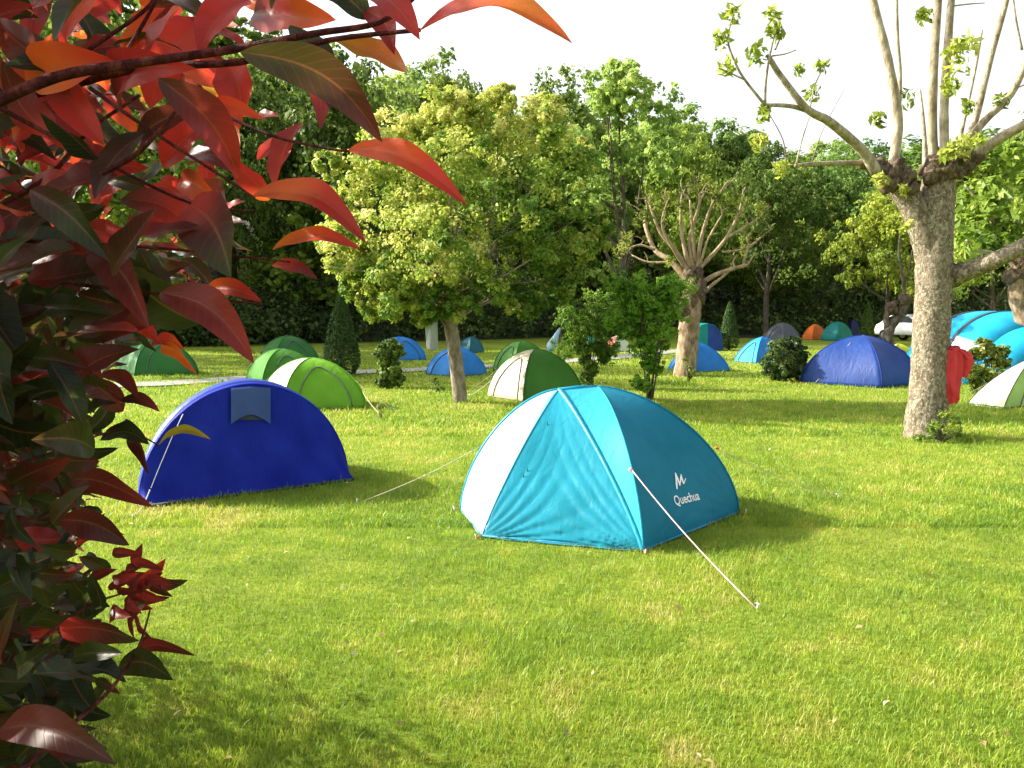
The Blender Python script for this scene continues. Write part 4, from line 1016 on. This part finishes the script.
def jacket():
    B = G(925, 437); Yj = B.y - .12
    c = AT(956, 403, Yj); t = thing("jacket", "red jacket hung on the right side of the big pollard trunk", "jacket", c)
    red = fabric("red_cloth", (.62, .035, .045), .15, .55, wr=.6, wscale=12, spec=.3)
    m = Yj / FPX
    def loft(rows, nm, seed):
        n = 48; V = []
        rows = [tuple(np.interp(s, range(len(rows)), [r[k] for r in rows]) for k in range(4)) for s in np.linspace(0, len(rows) - 1, 44)]
        for i, (px, py, rx, ry) in enumerate(rows):
            q = AT(px - 2, py, Yj) - c
            for k in range(n):
                a = 2 * math.pi * k / n
                f = 1 + .15 * math.sin(a * 7 + seed + .5 * math.sin(i * .2)) + .08 * math.sin(a * 4 + i * .07) + .05 * math.sin(i * .45 + a * 3)
                V.append((q.x + math.cos(a) * rx * m * f, q.y + math.sin(a) * ry * m * f, q.z + .008 * math.sin(a * 4 + i)))
        F = [(i * n + k, i * n + (k + 1) % n, (i + 1) * n + (k + 1) % n, (i + 1) * n + k) for i in range(len(rows) - 1) for k in range(n)]
        F += [tuple(range(n)), tuple(range((len(rows) - 1) * n, len(rows) * n))[::-1]]
        return link(nm, npmesh(nm, np.array(V), F), red, t)
    loft([(953, 403, 6, 4), (953, 398, 8, 5), (952, 388, 9, 6), (954, 374, 9.5, 6), (955, 360, 10.5, 6), (955, 351, 9, 6), (956, 346, 4, 4)], "body", 0)
    loft([(966, 377, 3, 3), (968, 368, 5, 4), (969, 360, 6, 5), (965, 353, 6.5, 5), (959, 349, 5, 4)], "sleeve", 2)
    loft([(947, 404, 4, 3.5), (947, 390, 5, 4), (947, 372, 5, 4.5), (948, 358, 5, 4.5), (952, 349, 4, 4)], "sleeve", 4)
    MB().tube([AT(955, 347, Yj) - c, AT(955, 341, Yj + .1) - c, AT(948, 338, Yj + .2) - c], .006, 6).build("hanging_loop", dark_trim, t)
jacket()
# folded pale blue sunshade leaning behind the cream fronted tent
b = G(556, 372)
t = thing("parasol", "closed pale blue parasol leaning beside the cream fronted tent", "parasol", b)
top = AT(562, 322, b.y) - b; lo = Vector((0, 0, 0))
MB().tube([lo, top], .02, 6).build("pole", dark_bark, t)
mb = MB(); m_ = b.y / FPX
mb.tube([AT(551, 352, b.y) - b, AT(552, 345, b.y) - b, AT(556, 336, b.y) - b, AT(560, 328, b.y) - b], [6 * m_, 5 * m_, 3 * m_, 1 * m_], 10, rough=.35)
mb.build("canopy", fabric("pale_blue_fabric", (.35, .5, .58), .3), t)

# ------------------------------------------------------------------ parked car
def car():
    b = G(914, 341); t = thing("parked_car", "white parked car half hidden behind the big pollard trunk", "car", b)
    white = plain("white_paint", (.78, .78, .78), .25, .5); glass = plain("dark_glass", (.03, .04, .05), .1, .6); rub = plain("rubber", (.02, .02, .02), .8); rim = plain("alloy", (.5, .5, .52), .3, .5, .8)
    rot = Matrix.Rotation(R(-62), 3, 'Z'); prof = [(-1.95, .35), (-2.0, .62), (-1.88, .88), (-1.6, 1.02), (-1.25, 1.38), (-.6, 1.48), (.15, 1.44), (.95, 1.0), (1.75, .82), (1.95, .6), (1.95, .35)]
    def L(x, y, z): return rot @ Vector((x, y, z))
    n = len(prof); V, F = [], []
    ys_ = [(-.84, .93), (-.76, 1.0), (0, 1.02), (.76, 1.0), (.84, .93)]
    for y_, k in ys_:
        for x, z in prof:
            yy = y_ * (1 - .17 * max(0, (z - .9)) / .6); V.append(L(x * (k if abs(y_) > .8 else 1), yy, .35 + (z - .35) * (k if abs(y_) > .8 else 1)))
    for r in range(4):
        for i in range(n - 1): F.append((r * n + i, r * n + i + 1, (r + 1) * n + i + 1, (r + 1) * n + i))
    F += [tuple(range(n))[::-1], tuple(range(4 * n, 5 * n))]
    F += [tuple([0, n, 2 * n, 3 * n, 4 * n, 4 * n + n - 1, 3 * n + n - 1, 2 * n + n - 1, n + n - 1, n - 1])]
    MB().add(V, F).build("body", white, t)
    for s in (-1, 1):
        MB().add([L(-1.35, s * .80, 1.02), L(-1.1, s * .735, 1.33), L(-.55, s * .715, 1.41), L(.1, s * .725, 1.37), L(.72, s * .80, 1.02)], [(0, 1, 2, 3, 4) if s > 0 else (4, 3, 2, 1, 0)]).build("side_window", glass, t, False)
    MB().add([L(.27, -.68, 1.385), L(.27, .68, 1.385), L(.93, .74, 1.03), L(.93, -.74, 1.03)], [(0, 1, 2, 3)]).build("windscreen", glass, t, False)
    MB().add([L(-1.30, -.66, 1.345), L(-1.30, .66, 1.345), L(-1.60, .72, 1.05), L(-1.60, -.72, 1.05)], [(3, 2, 1, 0)]).build("rear_window", glass, t, False)
    for x in (-1.25, 1.25):
        for y in (-.80, .80):
            w_ = MB().tube([L(x, y - .1, .31), L(x, y + .1, .31)], .31, 20).build("wheel", rub, t, False)
            MB().tube([L(x, y - .108, .31), L(x, y + .108, .31)], .19, 14).build("rim", rim, w_, False)
    for y in (-.6, .6):
        MB().box(L(1.93, y, .68), (.05, .14, .07), rot).build("headlight", plain("lamp_glass", (.7, .7, .7), .1), t, False)
        MB().box(L(-1.93, y, .78), (.05, .12, .08), rot).build("tail_light", plain("red_lamp", (.4, .01, .01), .2), t, False)
car()

# ------------------------------------------------------------------ red leaved shrub in the near left
def leaves3d(P0, P1, Nn, W, tint, bend, fold, sick, ns=9, nu=5):
    n = len(P0); s = np.linspace(0, 1, ns)[None, :, None, None]; u = np.linspace(-1, 1, nu)[None, None, :, None]
    ax = P1 - P0; Lg = np.linalg.norm(ax, axis=1, keepdims=True); a = ax / Lg
    side = np.cross(a, Nn); side /= (np.linalg.norm(side, axis=1, keepdims=True) + 1e-9); nn = np.cross(side, a)
    X = lambda v: v[:, None, None, :]
    wv = np.sin(np.pi * np.clip(s, 0, 1) ** .85) ** .8 * (1 - .15 * s) + .012
    wave = .14 * np.sin(s * 13 + X(P0[:, :1] * 90)) * np.abs(u)
    half = X(W[:, None]) * .5 * wv
    P = X(P0) + X(ax) * s + X(side) * (half * u * np.cos(X(fold[:, None])) + X(sick[:, None] * Lg) * np.sin(np.pi * s)) \
        + X(nn) * (half * np.abs(u) * np.sin(X(fold[:, None])) + X(bend[:, None] * Lg) * np.sin(np.pi * s * .95) + half * wave)
    V = P.reshape(-1, 3)
    i, j = np.meshgrid(np.arange(ns - 1), np.arange(nu - 1), indexing='ij'); q = (i * nu + j).ravel()
    f0 = np.stack([q, q + nu, q + nu + 1, q + 1], -1)
    F = (f0[None] + (np.arange(n) * ns * nu)[:, None, None]).reshape(-1, 4)
    gr = rng.normal(0, .13, n); T = (tint[:, None] + gr[:, None] * (np.linspace(-1, 1, ns)[None, :])); T = np.minimum(T, np.maximum(tint, .86)[:, None]); T = np.repeat(np.clip(T, 0, 1).ravel(), nu); lu = np.tile(np.tile(np.linspace(-1, 1, nu), ns), n); ls = np.tile(np.repeat(np.linspace(0, 1, ns), nu), n)
    return V, F, T, lu, ls
def red_shrub():
    base = Vector((-1.25, 1.35, 0)); t = thing("red_leaved_shrub", "large red leaved shrub filling the near left side", "shrub", base)
    stem_m = barkmat("red_twig_bark", (.05, .012, .015), (.12, .025, .028), (.24, .07, .055), 60)
    # tint scale: 0 near black green, .2 dark olive, .4 maroon brown, .6 deep red, .8 bright red, 1 orange
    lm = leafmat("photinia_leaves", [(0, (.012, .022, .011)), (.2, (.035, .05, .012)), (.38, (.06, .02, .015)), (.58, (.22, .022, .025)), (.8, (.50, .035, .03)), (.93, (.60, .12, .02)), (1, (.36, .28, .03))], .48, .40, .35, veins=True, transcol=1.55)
    P0, P1, W, Tn, Bd, Fo, NN, Sk = [], [], [], [], [], [], [], []
    def leaf(a, b, w_, d0, d1, tn, bend=.08, fold=.35, nv=None, sk=None):
        p, q = AT(a[0], a[1], d0), AT(b[0], b[1], d1); P0.append(p); P1.append(q); W.append(w_ / FPX * (d0 + d1) / 2); Tn.append(tn); Bd.append(bend); Fo.append(fold); Sk.append(rng.normal() * .07 if sk is None else sk)
        v = Vector(nv) if nv else Vector((-.2 + .3 * rng.normal(), -1, .5 + .3 * rng.normal()))
        NN.append(v.normalized())
    key = [((418, 32), (573, 47), 40, .55, .50, .84, .13), ((240, 52), (382, 142), 46, .52, .55, .34, .10), ((348, 150), (468, 207), 30, .60, .56, .86, .10), ((252, 196), (367, 245), 34, .62, .6, .80, .12), ((272, 250), (362, 250), 20, .7, .66, .80, .06), ((160, 293), (255, 364), 44, .62, .6, .50, .12),
           ((190, 205), (232, 278), 66, .66, .6, .47, .05), ((322, -5), (420, 42), 44, .56, .52, .62, .1), ((335, 40), (407, 72), 34, .62, .6, .97, -.1), ((302, 122), (275, 188), 32, .64, .62, .74, .05), ((158, 78), (238, 178), 44, .56, .6, .58, .08), ((158, 446), (212, 440), 13, .8, .76, .96, .1),
           ((205, 20), (150, 110), 62, .75, .7, .82, .06), ((110, -20), (66, 42), 34, .66, .6, .84, .04), ((207, 108), (266, 120), 18, .68, .66, .76, .1), ((165, 8), (128, 74), 40, .7, .7, .93, .03), ((96, 160), (40, 112), 30, .6, .55, .02, .02), ((225, 60), (240, 130), 44, .72, .7, .80, .04), ((300, 60), (320, 130), 26, .7, .66, .62, .06),
           ((250, 0), (200, 55), 40, .75, .7, .76, .05), ((290, 25), (330, 110), 34, .62, .6, .3, .05), ((365, 10), (395, 55), 28, .6, .58, .7, .05), ((230, 90), (150, 60), 40, .85, .8, .9, .05), ((180, 180), (230, 215), 30, .7, .66, .85, .1), ((270, 200), (225, 155), 26, .7, .68, .7, .1), ((370, 20), (300, -20), 40, .6, .6, .2, .1),
           ((150, 130), (95, 200), 36, .66, .6, .35, .05), ((120, 200), (200, 245), 34, .7, .68, .66, .05), ((60, 60), (0, 20), 40, .7, .6, .45, .05), ((90, 250), (150, 330), 40, .7, .64, .48, .05), ((30, 190), (110, 260), 36, .62, .6, .25, .05), ((205, 290), (262, 302), 22, .75, .72, .78, .05), ((272, 265), (318, 280), 16, .75, .74, .62, .08),
           ((135, 322), (162, 345), 18, .85, .8, .82, .05), ((150, 345), (185, 350), 14, .85, .82, .8, .05), ((160, 350), (198, 375), 15, .85, .8, .93, .05), ((120, 400), (160, 412), 14, .8, .8, .45, .1), ((100, 375), (140, 400), 18, .8, .78, .5, .1), ((60, 400), (140, 350), 40, .7, .7, .42, .1), ((70, 480), (155, 507), 28, .8, .75, .42, .1), ((100, 440), (150, 445), 24, .8, .78, .12, .1), ((125, 420), (150, 475), 22, .85, .8, .45, .05), ((60, 520), (130, 545), 34, .7, .7, .40, .12), ((75, 545), (125, 535), 16, .7, .7, .72, .1),
           ((132, 660), (198, 656), 15, .85, .8, .55, .15), ((118, 668), (174, 680), 30, .8, .76, .2, .08), ((135, 640), (150, 600), 22, .85, .82, .42, .08), ((95, 450), (30, 440), 40, .6, .55, .2, .1), ((140, 640), (168, 645), 10, .85, .84, .5, .1), ((0, 730), (118, 765), 44, .55, .5, .42, .1), ((60, 630), (140, 640), 36, .7, .68, .45, .05)]
    for k in key: leaf(k[0], k[1], k[2] * 1.06, k[3], k[4], k[5], k[6], .25 + .3 * rng.random(), sk=(-.12 if k[1][0] > k[0][0] else .08) * (.6 + .7 * rng.random()))
    # star of small maroon leaves
    for i in range(30):
        cx, cy = 128 + rng.normal() * 15, 588 + rng.normal() * 13; a = rng.normal() * .7; l_ = 22 + 14 * rng.random()
        d = .86 + .06 * rng.normal(); leaf((cx, cy), (cx + l_ * math.cos(a), cy + l_ * math.sin(a) * .9), 11 + 4 * rng.random(), d, d - .02, .56 + .06 * rng.normal(), .1)
    # body of the shrub: outline of its right border
    bx = lambda y: np.interp(y, [-400, -80, 0, 60, 120, 200, 250, 300, 350, 400, 450, 500, 550, 600, 650, 700, 768, 900, 1100], [150, 330, 330, 330, 300, 290, 260, 200, 150, 120, 112, 112, 110, 118, 128, 120, 90, 60, 30])
    cnt = 0
    while cnt < 4300:
        d = .62 + 2.2 * rng.random() ** 1.15
        py = -260 + 1300 * rng.random(); z = AT(0, py, d).z
        if z < .08 or z > 2.35: continue
        lim = float(bx(py)) - 14
        px = lim - (rng.random() ** .9) * (lim + 260)
        if py < 230 and px > 90 and rng.random() < .62: continue
        if py < 230 and px > 235 and rng.random() < .75: continue
        if py < 420 and py >= 230 and px > 120 and rng.random() < .45: continue
        if px > lim - 50 and rng.random() < .35: continue
        L_ = (.072 + .028 * rng.random()) * FPX / d * (.55 + .45 * rng.random())
        L_ = min(L_, 92) * (.72 if py > 430 else 1)
        a = rng.normal() * .8 + (.1 if py < 300 else .25)
        if rng.random() < .22: a += math.pi
        a0 = (px - L_ * .5 * math.cos(a), py - L_ * .5 * math.sin(a)); b0 = (px + L_ * .5 * math.cos(a), py + L_ * .5 * math.sin(a))
        if max(a0[0], b0[0]) > lim + 22: continue
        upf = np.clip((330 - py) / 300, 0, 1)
        tn = (.27 + .30 * upf - .07 * np.clip((py - 430) / 150, 0, 1)) + rng.normal() * (.14 + .11 * upf)  # upper leaves redder as young growth; lower tints darkened to stand for shade
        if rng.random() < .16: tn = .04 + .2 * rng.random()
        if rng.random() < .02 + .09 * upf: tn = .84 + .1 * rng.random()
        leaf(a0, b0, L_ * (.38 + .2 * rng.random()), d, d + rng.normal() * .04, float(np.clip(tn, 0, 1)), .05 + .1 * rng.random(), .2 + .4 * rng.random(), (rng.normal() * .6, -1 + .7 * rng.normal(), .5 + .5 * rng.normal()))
        cnt += 1
    cnt = 0; nvis = len(P0)
    zm = lambda y, x: np.interp(y, [0, 1.8, 2.6, 3.4, 4.0], [2.35, 2.25, 1.6, .95, .6])
    while cnt < 13000:      # the dense body of the shrub, reaching out of the picture to the left
        x, y = -3.3 + 2.75 * rng.random(), .15 + 3.7 * rng.random(); z = .06 + 2.2 * rng.random()
        if z > zm(y, x) or (x < -2.6 and rng.random() < .5): continue
        p = Vector((x, y, z)); v = p - Vector((0, 0, EYE)); f_ = v.y * cp - v.z * sp
        if f_ < .1: continue
        px, py = 512 + FPX * v.x / f_, 384 - FPX * (v.y * sp + v.z * cp) / f_
        if px > float(bx(py)) - 26 - 60 / f_ * .6: continue
        if py < 240 and px > 0: continue
        a = rng.random() * 6.28; L_ = .075 + .04 * rng.random(); dr = Vector((math.cos(a), math.sin(a), rng.normal() * .4 - .2)).normalized() * L_
        if px > -60: pass
        P0.append(p - dr * .5); P1.append(p + dr * .5); W.append(L_ * (.38 + .14 * rng.random())); Bd.append(.05 + .1 * rng.random()); Fo.append(.2 + .4 * rng.random()); Sk.append(rng.normal() * .06)
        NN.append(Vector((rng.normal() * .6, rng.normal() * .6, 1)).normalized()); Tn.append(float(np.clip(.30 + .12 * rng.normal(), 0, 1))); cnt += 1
    a_ = lambda l: np.array([tuple(v) for v in l])
    b3 = np.array(base)
    A_ = [a_(P0) - b3, a_(P1) - b3, a_(NN), np.array(W), np.array(Tn), np.array(Bd), np.array(Fo), np.array(Sk)]
    V, F, T, lu, ls = leaves3d(*[x[:nvis] for x in A_], ns=18, nu=7)
    V2, F2, T2, lu2, ls2 = leaves3d(*[x[nvis:] for x in A_], ns=7, nu=3)
    F = np.concatenate([F, F2 + len(V)]); V = np.concatenate([V, V2]); T = np.concatenate([T, T2]); lu = np.concatenate([lu, lu2]); ls = np.concatenate([ls, ls2])
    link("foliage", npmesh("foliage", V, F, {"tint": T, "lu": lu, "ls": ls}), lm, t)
    # twigs: (pixel, pixel, depth) paths
    tw = [([(-60, 128, .62), (0, 100, .6), (60, 76, .6), (130, 64, .6), (230, 50, .6), (312, 34, .58), (380, 22, .57), (425, -12, .56)], 6.5, 1.8),
          ([(-40, 102, .66), (40, 92, .66), (140, 68, .64), (240, 62, .62), (330, 40, .6), (420, 30, .55)], 5.5, 1.6),
          ([(40, 80, .66), (100, 42, .68), (150, 5, .7), (165, -30, .7)], 2.6, 1.6), ([(120, 62, .64), (150, 12, .66), (165, -20, .66)], 2.2, 1.2),
          ([(0, 108, .62), (60, 140, .64), (110, 165, .66), (190, 203, .66), (255, 212, .66)], 2.6, 1.2), ([(90, 88, .62), (150, 130, .62), (220, 175, .62), (255, 198, .62)], 2.2, 1.1),
          ([(205, 106, .64), (270, 135, .62), (330, 149, .6), (350, 151, .6)], 1.6, 1.0), ([(95, 178, .62), (135, 155, .6), (160, 130, .6), (175, 112, .6)], 3.0, 1.6),
          ([(0, 205, .7), (50, 175, .7), (90, 130, .7), (140, 95, .7)], 3.0, 1.5), ([(30, 280, .7), (90, 286, .7), (180, 296, .7), (262, 304, .7)], 2.4, 1.0), ([(-20, 240, .66), (80, 243, .68), (180, 250, .7), (290, 262, .7)], 2.2, 1.0),
          ([(-10, 800, .6), (60, 735, .68), (110, 690, .74), (138, 648, .8), (150, 610, .85)], 3.6, 1.2), ([(0, 470, .7), (60, 450, .74), (120, 430, .8), (160, 446, .8)], 1.8, .8), ([(0, 540, .7), (70, 500, .75), (120, 480, .8)], 1.8, .8), ([(40, 640, .75), (90, 605, .8), (135, 590, .86)], 2.0, .9), ([(20, 330, .7), (80, 365, .75), (120, 400, .8)], 1.8, .8)]
    for q, r0, r1 in tw:
        pts = spline([AT(a, b, d) - base for a, b, d in q], 5); dm = q[0][2]
        MB().tube(pts, [r * dm / FPX for r in lerpr(r0, r1, len(pts))], 8, rough=.06).build("twig", stem_m, t)
    # main stems from the ground
    for k in range(7):
        e = AT(-220 + 40 * k, 60 + 60 * (k % 3), .75 + .1 * k) - base
        s_ = Vector((rng.normal() * .12, rng.normal() * .15, -.05))
        pts = spline([s_, s_.lerp(e, .4) + Vector((-.1, 0, .1)), e], 6)
        MB().tube(pts, lerpr(.022, .006, len(pts)), 8, rough=.1).build("stem", stem_m, t)
red_shrub()

# ------------------------------------------------------------------ lawn litter
def litter():
    n = 110; y = 2.6 + 9 * rng.random(n) ** 1.4; x = (rng.random(n) * 2 - 1) * .66 * y
    P = np.stack([x, y, .018 + .02 * rng.random(n)], -1); Nn = np.stack([rng.normal(0, .4, n), rng.normal(0, .4, n), np.ones(n)], -1)
    Q, F, T = leafquads(P, Nn, .034, rng.random(n), .6)
    o = link("leaf_litter", npmesh("leaf_litter", Q, F, {"tint": T}, smooth=False), leafmat("dry_leaves", [(0, (.22, .14, .06)), (.5, (.36, .28, .13)), (1, (.48, .42, .28))], .2, .7, .2))
    tag(o, "scattered dry leaves lying in the lawn grass", "leaves", kind="stuff")
litter()
